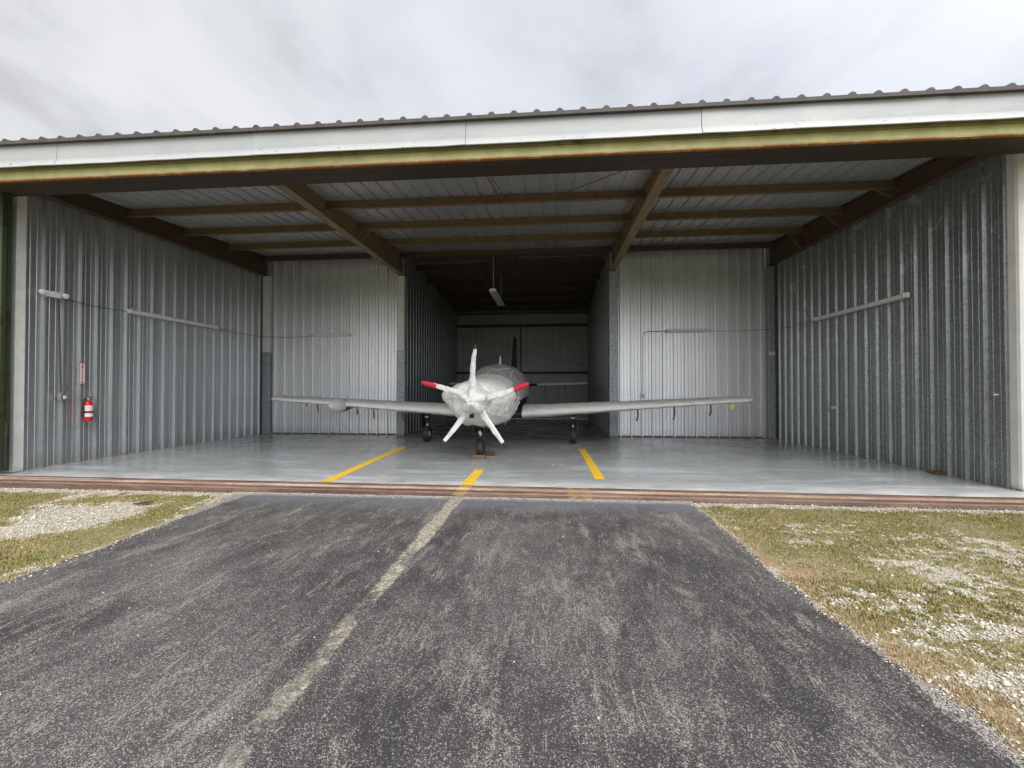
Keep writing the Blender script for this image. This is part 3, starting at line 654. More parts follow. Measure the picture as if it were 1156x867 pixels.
MB().tube([(0, .0, .44), (.01, .05, .44), (.02, .10, .43)], .009, 8, r2=.006).build('carry_handle', M['black'], ex)
MB().tube([(0, -.02, .445), (.01, -.075, .43), (.015, -.10, .36), (.015, -.10, .22), (.01, -.095, .12), (.01, -.09, .09)], [.010]*5+[.014], 8).build('hose', M['black'], ex, smooth=True)
MB().box(-.088, -.077, -.02, .02, .12, .44).build('wall_hook', M['chrome'], ex)
sg = thing('extinguisher_sign', 'narrow white and red fire extinguisher sign above the extinguisher', 'sign', (XL+.0605, 7.995, 1.53))
MB().box(0, .004, -.06, .06, 0, .43).build('plate', M['sign_white'], sg)
for (y0, y1, z0, z1) in ((-.06, .06, .415, .43), (-.06, .06, 0, .015), (-.06, -.05, .0165, .4135), (.05, .06, .0165, .4135)):
    MB().box(.0042, .006, y0, y1, z0, z1).build('border', M['sign_red'], sg)
def text_mesh(txt, size, mat, parent, mtx, name='lettering'):
    cu = bpy.data.curves.new('t', 'FONT'); cu.body = txt; cu.size = size; cu.align_x = 'CENTER'; cu.align_y = 'CENTER'; cu.extrude = .0006; cu.offset = .0012
    to = bpy.data.objects.new('t', cu); COL.objects.link(to); bpy.context.view_layer.update()
    me = bpy.data.meshes.new_from_object(to); bpy.data.objects.remove(to)
    me.transform(mtx); me.materials.clear(); me.materials.append(mat)
    q = bpy.data.objects.new(name, me); COL.objects.link(q); q.parent = parent; return q
# text reads downward on a plane facing +X:  local text x -> -z, text y -> +y
mt = Matrix(((0,0,1,.0052),(0,1,0,0),(-1,0,0,.235),(0,0,0,1)))
text_mesh('FIRE', .052, M['sign_red'], sg, Matrix.Translation((0, 0, .125)) @ mt)
text_mesh('EXTINGUISHER', .040, M['sign_red'], sg, Matrix.Translation((0, .0, -.02)) @ mt)
s = MB(); s.prism([(-.035, .055), (.035, .055), (0, .022)], 'x', .0043, .0060); s.build('arrow', M['black'], sg)

# ------------------------------------------------------------------ aircraft
ap = thing('airplane', 'single propeller airplane wrapped in white covers parked nose-out in the hangar', 'airplane', (-1.40, 11.83, 0), R(-2.0))
def fb(p, o=3): return noise.fractal(Vector(p), 1.0, 2.0, o)
SEC = [(-3.30,.34,.92,1.50),(-3.15,.43,.84,1.545),(-2.9,.50,.76,1.57),(-2.5,.56,.70,1.60),(-2.0,.60,.68,1.64),(-1.6,.62,.67,1.68),(-1.25,.64,.67,1.76),(-.9,.65,.67,1.90),(-.5,.66,.67,2.01),(0,.67,.67,2.055),(1,.67,.68,2.06),(2,.62,.76,2.0),(3,.46,.93,1.86),(4,.30,1.14,1.70),(4.9,.16,1.32,1.58),(5.25,.04,1.42,1.50)]
def sec_at(y):
    for a, b in zip(SEC, SEC[1:]):
        if a[0] <= y <= b[0]:
            t = (y-a[0])/(b[0]-a[0]); return [a[i]+(b[i]-a[i])*t for i in (1, 2, 3)]
    return list(SEC[0][1:] if y < SEC[0][0] else SEC[-1][1:])
def ring(y, n, grow=0, ex=2.5, extra=None):
    w, zb, z1 = sec_at(y); zc = (zb+z1)/2*.5+.5*(zb+.52*(z1-zb)); P = []
    for k in range(n):
        a = 2*math.pi*k/n; c, s_ = math.cos(a), math.sin(a)
        r = (abs(c)**ex+abs(s_)**ex)**(-1/ex); hh = (z1-zc) if s_ > 0 else (zc-zb)
        x = (w+grow)*c*r; z = zc+(hh+grow)*s_*r
        if y > -1.4 and s_ > 0: x *= 1-.16*min(1, (y+1.4)/1.0)*s_**2          # tumblehome of the cabin
        d = extra(y, a, x, z) if extra else 0
        nx, nz = c, s_; P.append((x+nx*d, y, z+nz*d))
    return P
def loft(rings, cap0=True, cap1=True):
    s = MB(); n = len(rings[0])
    for r in rings: s.v += r
    s.f = [(i*n+k, i*n+(k+1) % n, (i+1)*n+(k+1) % n, (i+1)*n+k) for i in range(len(rings)-1) for k in range(n)]
    if cap0: s.f.append(tuple(range(n-1, -1, -1)))
    if cap1: s.f.append(tuple(range((len(rings)-1)*n, len(rings)*n)))
    return s
loft([ring(-3.3+8.55*i/60, 48) for i in range(61)]).build('fuselage', M['dark_paint'], ap, smooth=True)
# nose cover: bulges over the exhausts, long loose folds falling down the sides
def nose_extra(y, a, x, z):
    c, s_ = math.cos(a), math.sin(a)
    b = .19*math.exp(-((y+2.62)/.38)**2)*math.exp(-((s_-.22)/.33)**2)*(1.25 if c < 0 else .8)
    q = a if a < math.pi else 2*math.pi-a
    f1 = abs(fb((a*2.6+y*1.9, y*.55, 3.1))); f2 = abs(fb((a*6+y*3.5, y*.9-a, 7.7)))
    side = max(0, 1-abs(s_+.25)*.9)
    f3 = 1-abs(math.sin(a*3.4+y*4.2+2.2*fb((a*1.3, y*1.1, 4))))
    f1 = abs(fb((a*1.5+y*1.2, y*.5, 3.1), 2))
    f4 = 1-abs(math.sin(a*5.1-y*2.6+1.8*fb((a*.9, y*.8, 9), 2)))
    return .032+b+.04*(.30-f1)*side+.034*f3**4*side+.022*f4**5
NR = 110; rings = []
for i in range(NR+1):
    t = i/NR; y = -3.32+2.0*t
    rg = ring(y, 150, .012, 2.3, nose_extra)
    out = []
    for k, p in enumerate(rg):
        a = 2*math.pi*k/150; s_ = math.sin(a)
        yy = p[1]
        # rear hem: reaches further back along the flanks, shorter over the top
        yy = -3.32+(yy+3.32)*(1.0+.10*(-s_)+.03*math.sin(a*5)) if t > 0 else yy
        zz = p[2]
        if s_ < -.55: zz -= .03*math.sin(math.pi*t)*(1+.6*math.sin(a*7+y*3))     # sagging belly
        out.append((p[0], yy, zz))
    rings.append(out)
# close the front of the cowl with a rounded face behind the hub
front = []
for sc_f, dyf in ((.20, -.10), (.45, -.09), (.70, -.065), (.88, -.03)):
    cz = 1.21; front.append([(p[0]*sc_f, p[1]+dyf, cz+(p[2]-cz)*sc_f) for p in rings[0]])
nc = loft(front+rings, True, False).build('nose_cover', M['fabric'], ap, smooth=True)
MB().box(-.05, .035, -3.40, -3.36, .87, .97).build('air_inlet', M['black'], ap, bevel=.01)
# cabin cover
def cab_extra(y, a, x, z):
    f1 = abs(fb((a*2.2-y*.8, y*1.0, 13.1))); f2 = abs(fb((a*5+y*1.2, y*2.2, 17.7)))
    f1 = abs(fb((a*1.6-y*.8, y*.9, 13.1), 2)); f4 = 1-abs(math.sin(a*4.2+y*3.1+2*fb((a, y, 5), 2)))
    return .022+.06*(.25-f1)+.022*f4**5
rings = []; K = 90
for i in range(81):
    y = -1.72+3.6*i/80
    a0 = R(-2 if y < -.8 else -8); P = []
    w, zb, z1 = sec_at(y); full = ring(y, 180, .018, 2.5, cab_extra)
    for k in range(-6, 97): P.append(full[k % 180])
    rings.append(P)
s = MB(); n = len(rings[0])
for r_ in rings: s.v += r_
s.f = [(i*n+k, i*n+k+1, (i+1)*n+k+1, (i+1)*n+k) for i in range(80) for k in range(n-1)]
cc = s.build('cabin_cover', M['fabric_grey'], ap, smooth=True)
md = cc.modifiers.new('s', 'SOLIDIFY'); md.thickness = .006
# pale seam tapes of the cabin cover
def on_cabin(a, y, g=.006):
    w_ = ring(y, 360, .018+g, 2.5, cab_extra); return w_[int(round(a)) % 360]
for pts in ([(118-i*1.1, -1.6+.03*i) for i in range(26)], [(88-i*1.5, -1.05+.020*i) for i in range(22)], [(60+i*.9, -1.25+.012*i) for i in range(40)], [(50, -1.3+.03*i) for i in range(50)]):
    MB().tube([on_cabin(a, y) for a, y in pts], .011, 6, r2=.006).build('seam', M['fabric'], cc, smooth=True)
MB().lathe([(.07, 0), (.05, .03), (.024, .06), (.018, .20), (.008, .27)], (.06, -.15, 2.06), (0, .15, 1), 12).build('antenna', M['white_paint'], ap, smooth=True)
MB().prism([(-.02, .70), (.10, .70), (.06, .47), (.03, .47)], 'x', .09, .105).v
s = MB(); s.prism([(.3, .70), (.46, .70), (.44, .45), (.38, .45)], 'x', .12, .135); s.build('belly_antenna', M['white_paint'], ap)
# wings
def foil(x, s_sign, grow=0, wr=0, aft=1.0, n=26):
    t = (abs(x)-.45)/(6.42-.45); t = max(0, min(1, t))
    le = -.78+.34*t; ch = (2.05-1.05*t); th = (.165-.045*t)*ch; zc = .80+.375*t+ (.0)
    P = []
    for k in range(2*n):
        if k < n: u = 1-(k/n); sg_ = 1
        else: u = (k-n)/n; sg_ = -1
        u = u*u*(3-2*u)*.25+u*.75 if False else (0.5-0.5*math.cos(math.pi*u))
        u *= 1
        yt = th/.2*(.2969*math.sqrt(max(u, 0))-.126*u-.3516*u*u+.2843*u**3-.1036*u**4)*1.0
        yy = u*ch*aft
        camber = .02*ch*math.sin(math.pi*u)
        z = zc + camber + sg_*(yt*(1.0 if sg_ > 0 else .85)+grow)
        d = 0
        if wr: d = wr*(abs(fb((x*2.1+u*3.0*sg_, u*1.6, 5+s_sign)))-.25)+wr*.4*fb((x*7, u*5, sg_))
        P.append((x, le+yy-grow*(1-u)*1.5+(0 if not wr else wr*.4*fb((x*3, 9, 2))), z + sg_*d))
    return P
def wing(sg_):
    N = 30
    xs = [.45+(6.24-.45)*i/N for i in range(N+1)]
    rg = [foil(sg_*x, sg_) for x in xs]; tip = [tuple((p[0]+sg_*.05, p[1]*.0+q[1], q[2])) for p, q in zip(rg[-1], rg[-1])]
    wgo = loft(rg).build('wing', M['dark_paint'], ap, smooth=True)
    M_ = 150; xs = [.70+(6.24-.70)*i/M_ for i in range(M_+1)]
    rg = [foil(sg_*x, sg_, .012, .020) for x in xs]
    for q, (sc1, dx_) in enumerate(((.93, .05), (.75, .09), (.4, .115))):
        cy = -.78+.34+.45; cz = 1.185
        rg.append([(p[0]+sg_*dx_, cy+(p[1]-cy)*sc1, cz+(p[2]-cz)*sc1) for p in rg[M_]])
    loft(rg).build('wing_cover', M['fabric'], ap, smooth=True)
    return wgo
wing(-1); wing(1)
# hanging straps under the wings
def z_wing(x): t = (abs(x)-.45)/5.97; return .80+.375*t
for x, ln, dy in ((-3.74, .16, -.55), (-3.30, .25, -.5), (-2.50, .27, -.5), (-4.95, .17, -.4), (-5.27, .06, -.4), (3.56, .27, -.45), (4.44, .28, -.45), (5.31, .24, -.4)):
    z0 = z_wing(x)-.085; MB().tube([(x, dy, z0+.03), (x+.012, dy, z0-ln*.5), (x-.02*(1 if x > 0 else -1), dy, z0-ln)], .020, 6, r2=.006, hint=(0, 1, 0)).build('strap', M['strap'], ap)
MB().box(5.77, 5.85, -.42, -.41, .95, 1.06).build('warning_tag', M['tag_yellow'], ap)
# radar pod on the right wing (left in view)
c = (-4.22, -.62, .995)
s = MB(); prof = []
for i in range(19):
    t = i/18; y = -.42+1.55*t; r_ = .175*(math.sin(min(1, (t+.005)/.30)*math.pi/2)**.62)*(1 if t < .36 else max(.05, 1-((t-.36)/.64)**1.6)); prof.append((r_, y))
pod = MB().lathe(prof, c, (0, 1, 0), 28).build('radar_pod', M['dark_paint'], ap, smooth=True)
s = MB().lathe([(r_+.012+.004*math.sin(i*2.1), y-.012) for i, (r_, y) in enumerate(prof[:7])], c, (0, 1, 0), 40)
for i, p in enumerate(s.v):
    d = .010*fb((p[0]*9, p[1]*9, p[2]*9)); s.v[i] = (p[0]+d, p[1], p[2]+d*1.2)
s.build('radome_cover', M['fabric'], pod, smooth=True)
# prop
PC = Vector((.085, -3.55, 1.215)); RP = 1.075
# hub position relative to the aircraft axis
pr = MB().lathe([(.10, -.05), (.16, .0), (.165, .10), (.12, .18)], PC+Vector((0, .02, 0)), (0, 1, 0), 24).build('propeller', M['black'], ap, smooth=True)
def blade_dir(k): a = R(72*k+1); return Vector((math.sin(a), 0, math.cos(a)))
bows = [(-.035, .0), (.0, .05), (0, .0), (0, 0), (0, -.05)]
for k in range(5):
    d = blade_dir(k); sdv = Vector((d.z, 0, -d.x)); n = 26
    side_bow = (-.045, .03, .012, -.012, .035)[k]
    def P(r, extra=0): return PC+d*r+sdv*(side_bow*math.sin(math.pi*min(1, r/1.0)))+Vector((0, .02-.05*r, 0))
    has_sock = k in (1, 4)
    end = .84 if has_sock else (.97 if k == 0 else .955)
    rs = [.07+(end-.07)*i/n for i in range(n+1)]
    ra = []; rb = []
    for r in rs:
        t = (r-.07)/(end-.07); w0 = .050+.055*max(0, 1-t*2.6)**1.2+.014*math.sin(math.pi*t)-.014*t
        w0 *= 1+.24*noise.noise(Vector((r*9, k*5, 0)))
        ra.append(w0); rb.append(w0*(.62-.15*t)+.02*max(0, 1-t*4))
    s = MB().tube([P(r)+sdv*(.008*noise.noise(Vector((r*6, k*3, 1)))) for r in rs], ra, 20, r2=rb, hint=(.25, 1, 0))
    for i, p in enumerate(s.v):
        f = .030*abs(fb((p[0]*8, p[1]*14, p[2]*8+k*4)))-.008; q = Vector(p)-PC; q.normalize(); s.v[i] = (p[0], p[1]-f*1.5, p[2]+f*.5)
    s.build('blade_cover', M['fabric_prop'], ap, smooth=True)
    MB().tube([P(.6), P(end-.03), P(end+.03) if end+.03 < 1.03 else P(1.03), P(RP)], [.015, .018, .038, .014], 12, r2=[.006, .006, .012, .005], hint=(.25, 1, 0)).build('propeller_blade', M['black'], pr)
    if has_sock:
        s = MB().tube([P(.79), P(.83), P(.92), P(1.0), P(1.06), P(1.085)], [.050, .054, .048, .046, .034, .012], 14, r2=[.045, .045, .04, .036, .028, .012], hint=(.25, 1, 0))
        s.build('tip_sock', M['red_fabric'], ap, smooth=True)
    if k == 1:
        a_ = P(.84); MB().tube([a_+Vector((0, -.05, -.03)), a_+Vector((.02, -.06, -.14)), a_+Vector((0, -.05, -.21)), a_+Vector((-.05, -.05, -.25))], .009, 6).build('sock_strap', M['strap'], ap)
prof = [(.0, -.34), (.07, -.335), (.13, -.29), (.20, -.21), (.225, -.11), (.248, 0), (.262, .08), (.275, .16), (.285, .22)]
pf = []
for (r0, a0), (r1, a1) in zip(prof, prof[1:]):
    for q in range(5): pf.append((r0+(r1-r0)*q/5, a0+(a1-a0)*q/5))
s = MB().lathe(pf+[prof[-1]], PC, (0, 1, 0), 90)
for i, p in enumerate(s.v):
    q = Vector(p)-PC; an = math.atan2(q.x, q.z); rr = math.hypot(q.x, q.z)
    lob = .030*math.cos(5*(an-R(1)))*min(1, rr/.15)
    wv = .035*(abs(fb((q.x*4.5, q.y*4, q.z*4.5), 2))-.25)+.011*abs(math.sin(an*9+q.y*14+3*fb((q.x*3, q.y*3, q.z*3), 2)))
    u = Vector((q.x, 0, q.z)).normalized() if rr > 1e-3 else Vector((0, 0, 0))
    s.v[i] = tuple(PC+q+u*(lob+wv)+Vector((0, -.3*wv, 0)))
s.build('spinner_cover', M['fabric_prop'], ap, smooth=True)
# tail
def slab(prof_root, prof_tip, th): pass
s = MB()
fin_r = [(3.35, 1.72), (5.15, 1.62)]; fin = [(y, z) for y, z in ((3.5, 1.72), (4.35, 3.30), (4.45, 3.38), (5.0, 3.38), (5.15, 1.6))]
MB().prism(fin, 'x', -.135, -.065).build('tail_fin', M['dark_paint'], ap, bevel=.02)
def tplane(sg_, mat, g, x0, x1, nm):
    rg = []; N = 40
    for i in range(N+1):
        x = x0+(x1-x0)*i/N; t = x/2.6; le = 4.15+.35*t; ch = .95-.35*t; zc = 1.585+.06*t; P = []
        for k in range(24):
            a = 2*math.pi*k/24; u = .5+.5*math.cos(a)
            z = math.sin(a)*(.062-.012*t+g)*(1 if u < .5 else 1.15-u*.6)
            w_ = (.012*(abs(fb((x*4, u*3, sg_)))-.2) if g else 0)
            P.append((sg_*x, le+u*ch-(g if u < .5 else -g), zc+z+w_))
        rg.append(P)
    return loft(rg).build(nm, mat, ap, smooth=True)
for sg_ in (-1, 1):
    tplane(sg_, M['dark_paint'], 0, .1, 2.5, 'tailplane'); tplane(sg_, M['fabric'], .012, .75, 2.56, 'tailplane_cover')
for x in (1.0, 1.75): MB().tube([(x, 4.5, 1.56), (x+.01, 4.5, 1.36)], .014, 6, r2=.006, hint=(0, 1, 0)).build('strap', M['strap'], ap)
# landing gear
def gear(x, y, ztop, rt, wt, hubside, nm='landing_gear', nose=False):
    g_ = MB(); g_.tube([(x, y, ztop), (x, y, ztop-.30)], .042, 14); g_.tube([(x, y, ztop-.28), (x, y+.01, rt+.09)], .026, 12)
    ln = g_.build(nm, M['black'], ap, smooth=True)
    MB().tube([(x, y-.005, ztop-.34), (x, y, ztop-.40)], .034, 12).build('oleo_collar', M['chrome'], ln, smooth=True)
    s = MB()
    if nose:
        s.tube([(x-.085, y, rt), (x-.085, y, rt+.20), (x, y, rt+.26), (x+.085, y, rt+.20), (x+.085, y, rt)], .016, 8)
    else:
        s.tube([(x-hubside*.11, y, rt), (x-hubside*.11, y, rt+.16), (x, y, rt+.25)], .022, 8); s.tube([(x-hubside*.12, y, rt), (x, y, rt)], .02, 8)
    s.build('wheel_fork', M['black'], ln, smooth=True)
    MB().tube([(x+.03, y+.05, ztop-.05), (x+.02, y+.09, ztop-.25), (x+.0, y+.04, ztop-.38)], .012, 8).build('torque_link', M['black'], ln)
    w_ = MB().lathe([(rt*.55, -wt*.42), (rt*.86, -wt*.5), (rt*.975, -wt*.33), (rt, 0), (rt*.975, wt*.33), (rt*.86, wt*.5), (rt*.55, wt*.42)], (x, y, rt), (1, 0, 0), 36).build('tyre', M['black'], ln, smooth=True)
    MB().lathe([(.0, -wt*.44), (rt*.30, -wt*.44), (rt*.42, -wt*.40), (rt*.54, -wt*.36), (rt*.54, wt*.36), (rt*.42, wt*.40), (rt*.3, wt*.44), (.0, wt*.44)], (x, y, rt), (1, 0, 0), 28).build('wheel_rim', M['strap' if nose else 'white_paint'], ln, smooth=True)
    return ln
for sg_, hs in ((-1, 1), (1, -1)):
    ln = gear(sg_*1.98, 0.0, .84, .215, .155, hs)
    MB().box(sg_*2.10-.008, sg_*2.10+.008, -.16, .16, .40, .80).build('gear_door', M['dark_paint'], ln, bevel=.004)
    MB().box(sg_*1.98-.05, sg_*1.98+.05, -.05, -.035, .66, .70).build('placard', M['plastic'], ln)
ln = gear(.01, -2.57, .86, .19, .14, 1, 'nose_gear', True)
MB().lathe([(.0, -.02), (.03, -.02), (.034, 0), (.02, .01)], (.01, -2.63, .53), (0, 1, 0), 14).build('taxi_light', M['chrome'], ln)
for sx_ in (-.11, .13): MB().box(sx_-.006, sx_+.006, -2.75, -2.35, .50, .74).build('gear_door', M['dark_paint'], ln, bevel=.004)
# wheel chocks
def chock(label, loc, rz, mat, w):
    s = MB(); s.prism([(-.055, 0), (.055, 0), (.055, .02), (.015, .085), (-.045, .085), (-.055, .07)], 'x', -w/2, w/2)
    q = s.build('wheel_chock', mat, bevel=.005); q.location = loc; q.rotation_euler = (0, 0, rz)
    tag(q, label, 'wheel chock', 'wooden chocks at the nose wheel'); return q
chock('brown wooden chock lying in front of the nose wheel', (-1.475, 9.02, .001), R(-2), M['wood'], .28)
chock('darker wooden chock wedged behind the nose wheel', (-1.36, 9.52, .001), R(176), M['wood_dark'], .30)

# ------------------------------------------------------------------ verges: gravel, soil, grass
GA = [(-8.6,5.5),(-7.68,5.56),(-6.77,5.65),(-6.5,5.27),(-6.34,4.85),(-5.91,4.29),(-7.6,4.4),(-9,4.8)]
GB = [(-6.18,5.16),(-6.17,5.54),(-5.71,5.72),(-4.6,5.76),(-4.48,5.3),(-4.33,4.95),(-4.28,4.6),(-4.24,4.3),(-4.2,3.8),(-4.18,3.2),(-4.2,2.0),(-6.5,2.0),(-7.5,2.8),(-6.4,3.2),(-5.48,3.58),(-5.2,3.77),(-4.98,4.05),(-4.75,4.25),(-4.72,4.5),(-4.75,4.93),(-4.95,5.25),(-5.55,5.4),(-5.74,5.16)]
def sdist(px, py, poly):
    x = np.array([p[0] for p in poly]); y = np.array([p[1] for p in poly]); n = len(poly)
    d = np.full(px.shape, 1e9); ins = np.zeros(px.shape, bool)
    for i in range(n):
        j = (i+1) % n; ex, ey = x[j]-x[i], y[j]-y[i]; wx, wy = px-x[i], py-y[i]
        t = np.clip((wx*ex+wy*ey)/(ex*ex+ey*ey), 0, 1); d = np.minimum(d, (wx-ex*t)**2+(wy-ey*t)**2)
        c = ((y[i] <= py) & (y[j] > py)) | ((y[j] <= py) & (y[i] > py))
        with np.errstate(divide='ignore', invalid='ignore'): xi = x[i]+(py-y[i])/(ey if ey else 1e-9)*ex
        ins ^= c & (px < xi)
    return np.where(ins, 1, -1)*np.sqrt(d)
def nz(x, y, s, seed):
    return np.array([noise.fractal(Vector((a*s, b*s, seed)), .9, 2.0, 4) for a, b in zip(x, y)])
def grass_density(x, y):
    n1_, n2_ = nz(x, y, 1.5, 1.3), nz(x, y, 5.5, 7.1)
    left = np.maximum(sdist(x, y, GA), sdist(x, y, GB)); dl = np.clip(.70+left*3.6+n2_*.75+n1_*.2+nz(x, y, 14, 2.2)*.4, 0, 1)
    dl = np.where(y < 2.6, .6+n1_, dl)
    far = np.clip((y-3.2)/2.2, -1, 1)
    n3_ = nz(x*.45+y*.10, y*1.15, 2.6, 4.4)
    n4_ = nz(x, y, 14, 2.2)
    dr_ = .84+.34*far+n3_*.75+n2_*.60+n4_*.75+nz(x, y, 27, 5.2)*.35
    for cx, cy, rx, ry, st_ in ((2.75, 4.75, .55, .28, .75), (3.1, 4.0, .50, .30, .55), (4.2, 4.1, .8, .25, .6), (2.3, 3.1, .25, .25, .6), (3.4, 3.4, .6, .3, .5), (2.6, 2.3, .5, .35, .35)):
        dr_ -= .7*st_*np.exp(-((x-cx)/rx)**2-((y-cy)/ry)**2)*(1+n2_)
    dr_ = np.clip(dr_, 0, 1)
    edge = np.clip((5.74-y+n2_*.10)/.10, 0, 1)
    return np.where(x < 0, dl, dr_)*edge
def dryness(x, y):
    n = nz(x, y, 2.1, 21.5)
    ex = np.where(x > 0, x-1.8, 5)
    return np.clip(np.where(x > 0, np.clip((4.4-y)/2.6, 0, 1)*.55+.9*np.exp(-ex/.28)*np.clip((5.4-y)/1.0, .2, 1), .12)+n*.6, 0, 1)
def verge(x0, x1, y0, y1, st):
    nx, ny = int((x1-x0)/st)+1, int((y1-y0)/st)+1
    X, Y = np.meshgrid(np.linspace(x0, x1, nx), np.linspace(y0, y1, ny)); X = X.ravel(); Y = Y.ravel()
    D = grass_density(X, Y); DR = dryness(X, Y)
    Z = -.036+.010*nz(X, Y, 1.1, 3)+.006*nz(X, Y, 9, 5)+.006*D
    me = bpy.data.meshes.new('verge'); F = [(j*nx+i, j*nx+i+1, (j+1)*nx+i+1, (j+1)*nx+i) for j in range(ny-1) for i in range(nx-1)]
    me.from_pydata(list(zip(X.tolist(), Y.tolist(), Z.tolist())), [], F); me.update()
    for nm, a in (('grass', D), ('dry', DR)):
        at = me.attributes.new(nm, 'FLOAT', 'POINT'); at.data.foreach_set('value', a.astype(np.float32))
    me.materials.append(M['verge']); me.polygons.foreach_set('use_smooth', [True]*len(me.polygons))
    o = bpy.data.objects.new('gravel_ground', me); COL.objects.link(o); o['kind'] = 'structure'; return o
verge(-15, -3.9, 1.0, 5.90, .05); verge(1.55, 10.5, .6, 5.90, .05)
def in_verge(x, y):
    l = np.array([interp(EDL, b) for b in y]); r_ = np.array([interp(EDR, b) for b in y]); return (x < l-.02) | (x > r_+.02)
def scatter(n, regions):
    A = np.array([(b-a)*(d-c)*wt for a, b, c, d, wt in regions]); k = (n*A/A.sum()).astype(int); xs = []; ys_ = []
    for (a, b, c, d, wt), m in zip(regions, k): xs.append(rng.uniform(a, b, m)); ys_.append(rng.uniform(c, d, m))
    return np.concatenate(xs), np.concatenate(ys_)
def mesh_np(name, V, F, tint, mat):
    me = bpy.data.meshes.new(name); me.vertices.add(len(V)); me.vertices.foreach_set('co', V.astype(np.float32).ravel())
    k = F.shape[1]; me.loops.add(F.size); me.loops.foreach_set('vertex_index', F.astype(np.int32).ravel())
    me.polygons.add(len(F)); me.polygons.foreach_set('loop_start', np.arange(0, F.size, k, dtype=np.int32)); me.polygons.foreach_set('loop_total', np.full(len(F), k, dtype=np.int32))
    me.update(calc_edges=True); at = me.attributes.new('tint', 'FLOAT', 'POINT'); at.data.foreach_set('value', tint.astype(np.float32))
    me.materials.append(mat); o = bpy.data.objects.new(name, me); COL.objects.link(o); return o
# grass blades
x, y = scatter(330000, [(-10.5, -4.0, 2.0, 5.8, 1.0), (1.7, 4.2, 1.2, 3.6, 2.4), (1.7, 8.5, 3.6, 5.8, 1.0), (4.2, 7, 2.2, 3.6, 1.2)])
D = grass_density(x, y); keep = (rng.random(len(x)) < np.clip((D-.22)*1.5, 0.01, 1)) & in_verge(x, y); x, y, D = x[keep], y[keep], D[keep]
n = len(x); dr = dryness(x, y)
h = rng.uniform(.007, .024, n)*(.55+.6*D); a = rng.uniform(0, 2*np.pi, n); wd = rng.uniform(.0015, .0032, n)*(1+.5*(y > 3)); ln_ = rng.uniform(.2, 1.3, n)*h
bx, by = np.cos(a)*wd, np.sin(a)*wd; lx, ly = np.cos(a+1.57+rng.normal(0, .5, n))*ln_, np.sin(a+1.57)*ln_; z0 = np.full(n, -.042)
V = np.stack([np.stack([x-bx, y-by, z0], 1), np.stack([x+bx, y+by, z0], 1), np.stack([x+bx*.7+lx*.4, y+by*.7+ly*.4, z0+.008+h*.65], 1), np.stack([x-bx*.7+lx*.4, y-by*.7+ly*.4, z0+.008+h*.65], 1), np.stack([x+lx, y+ly, z0+.008+h], 1)], 1).reshape(-1, 3)
i = np.arange(n)*5
F = np.concatenate([np.stack([i, i+1, i+2], 1), np.stack([i, i+2, i+3], 1), np.stack([i+3, i+2, i+4], 1)])
tn = np.clip(rng.beta(2, 2.6, n)*.62+.07+dr*.42+.02*nz(x, y, 4, 9), 0, 1)
o = mesh_np('grass', V, F, np.repeat(tn, 5), M['grass']); tag(o, 'short patchy green and straw coloured grass beside the asphalt', 'grass', kind='stuff')
# limestone chips
OV = np.array([(1,0,0),(-1,0,0),(0,1,0),(0,-1,0),(0,0,1),(0,0,-1)], float)
OF = np.array([(0,2,4),(2,1,4),(1,3,4),(3,0,4),(2,0,5),(1,2,5),(3,1,5),(0,3,5)])
def stones(x, y, size, z):
    n = len(x); S = size[:, None, None]*rng.uniform(.55, 1.15, (n, 6, 1))*np.array([1, .8, .55])
    a = rng.uniform(0, 6.28, n); V = OV[None]*S + rng.normal(0, .16, (n, 6, 3))*size[:, None, None]
    c, s_ = np.cos(a)[:, None], np.sin(a)[:, None]; vx = V[..., 0]*c-V[..., 1]*s_; vy = V[..., 0]*s_+V[..., 1]*c
    V = np.stack([vx+x[:, None], vy+y[:, None], V[..., 2]+z[:, None]], 2).reshape(-1, 3)
    F = (OF[None]+(np.arange(n)*6)[:, None, None]).reshape(-1, 3); return V, F
x, y = scatter(90000, [(-10.5, -3.9, 2.4, 5.89, 1.0), (1.6, 4.5, 1.2, 3.6, 1.7), (1.6, 8.5, 3.6, 5.89, .8)])
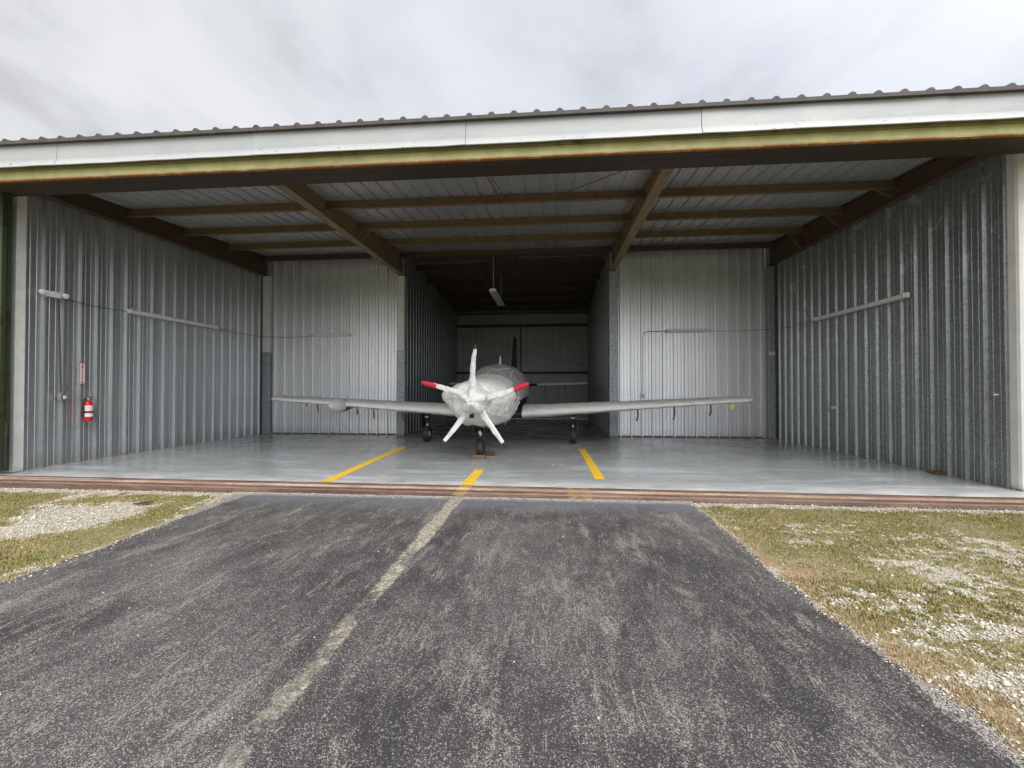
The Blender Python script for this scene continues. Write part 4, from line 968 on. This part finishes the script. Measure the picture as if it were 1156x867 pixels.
D = grass_density(x, y); keep = (rng.random(len(x)) < np.clip(1.15-D*1.25, .03, 1)) & in_verge(x, y); x, y = x[keep], y[keep]
sz = rng.gamma(4, .0017, len(x))+.003; V1, F1 = stones(x, y, sz, np.full(len(x), -.030))
tn1 = np.repeat(np.clip(rng.normal(.55, .22, len(x)), 0, 1), 6)
o = mesh_np('gravel', V1, F1, tn1, M['stones']); tag(o, 'pale crushed limestone gravel scattered over the verges', 'gravel', kind='stuff')
# loose grit on the apron, mostly along its edges and the threshold
xe = []; ye = []
for _ in range(2300):
    q = random.random()
    if q < .40: yy = random.uniform(1.3, 5.8); xx = interp(EDR, yy)-abs(random.gauss(0, .045))+.03
    elif q < .70: yy = random.uniform(2.4, 5.8); xx = interp(EDL, yy)+abs(random.gauss(0, .07))-.03
    elif q < .92: xx = random.uniform(-4.3, 1.75); yy = 5.89-abs(random.gauss(0, .045))
    else: xx = random.uniform(-4, 1.8); yy = random.uniform(1.2, 5.8)
    xe.append(xx); ye.append(yy)
xe = np.array(xe); ye = np.array(ye); sz = rng.gamma(3, .0013, len(xe))+.002
V1, F1 = stones(xe, ye, sz, np.full(len(xe), -.016)); o = mesh_np('loose_grit', V1, F1, np.repeat(np.clip(rng.normal(.5, .25, len(xe)), 0, 1), 6), M['stones']); tag(o, 'loose pale grit along the edges of the asphalt', 'grit', kind='stuff')
# a curled dark leaf on the gravel
s = MB()
for i in range(9):
    t = i/8; w_ = .045*math.sin(math.pi*(.06+.88*t)); xx = -.11+.22*t
    s.v += [(xx, -w_, .012+.02*t*t), (xx, 0, .004+.02*t*t), (xx, w_, .014+.02*t*t)]
s.f = [(i*3+k, i*3+k+1, (i+1)*3+k+1, (i+1)*3+k) for i in range(8) for k in range(2)]
q = s.build('fallen_leaf', M['leaf'], smooth=True); q.location = (-5.12, 5.17, -.022); q.rotation_euler = (0, 0, .3)
md = q.modifiers.new('s', 'SOLIDIFY'); md.thickness = .003; tag(q, 'dark curled leaf lying on the pale gravel patch', 'leaf')
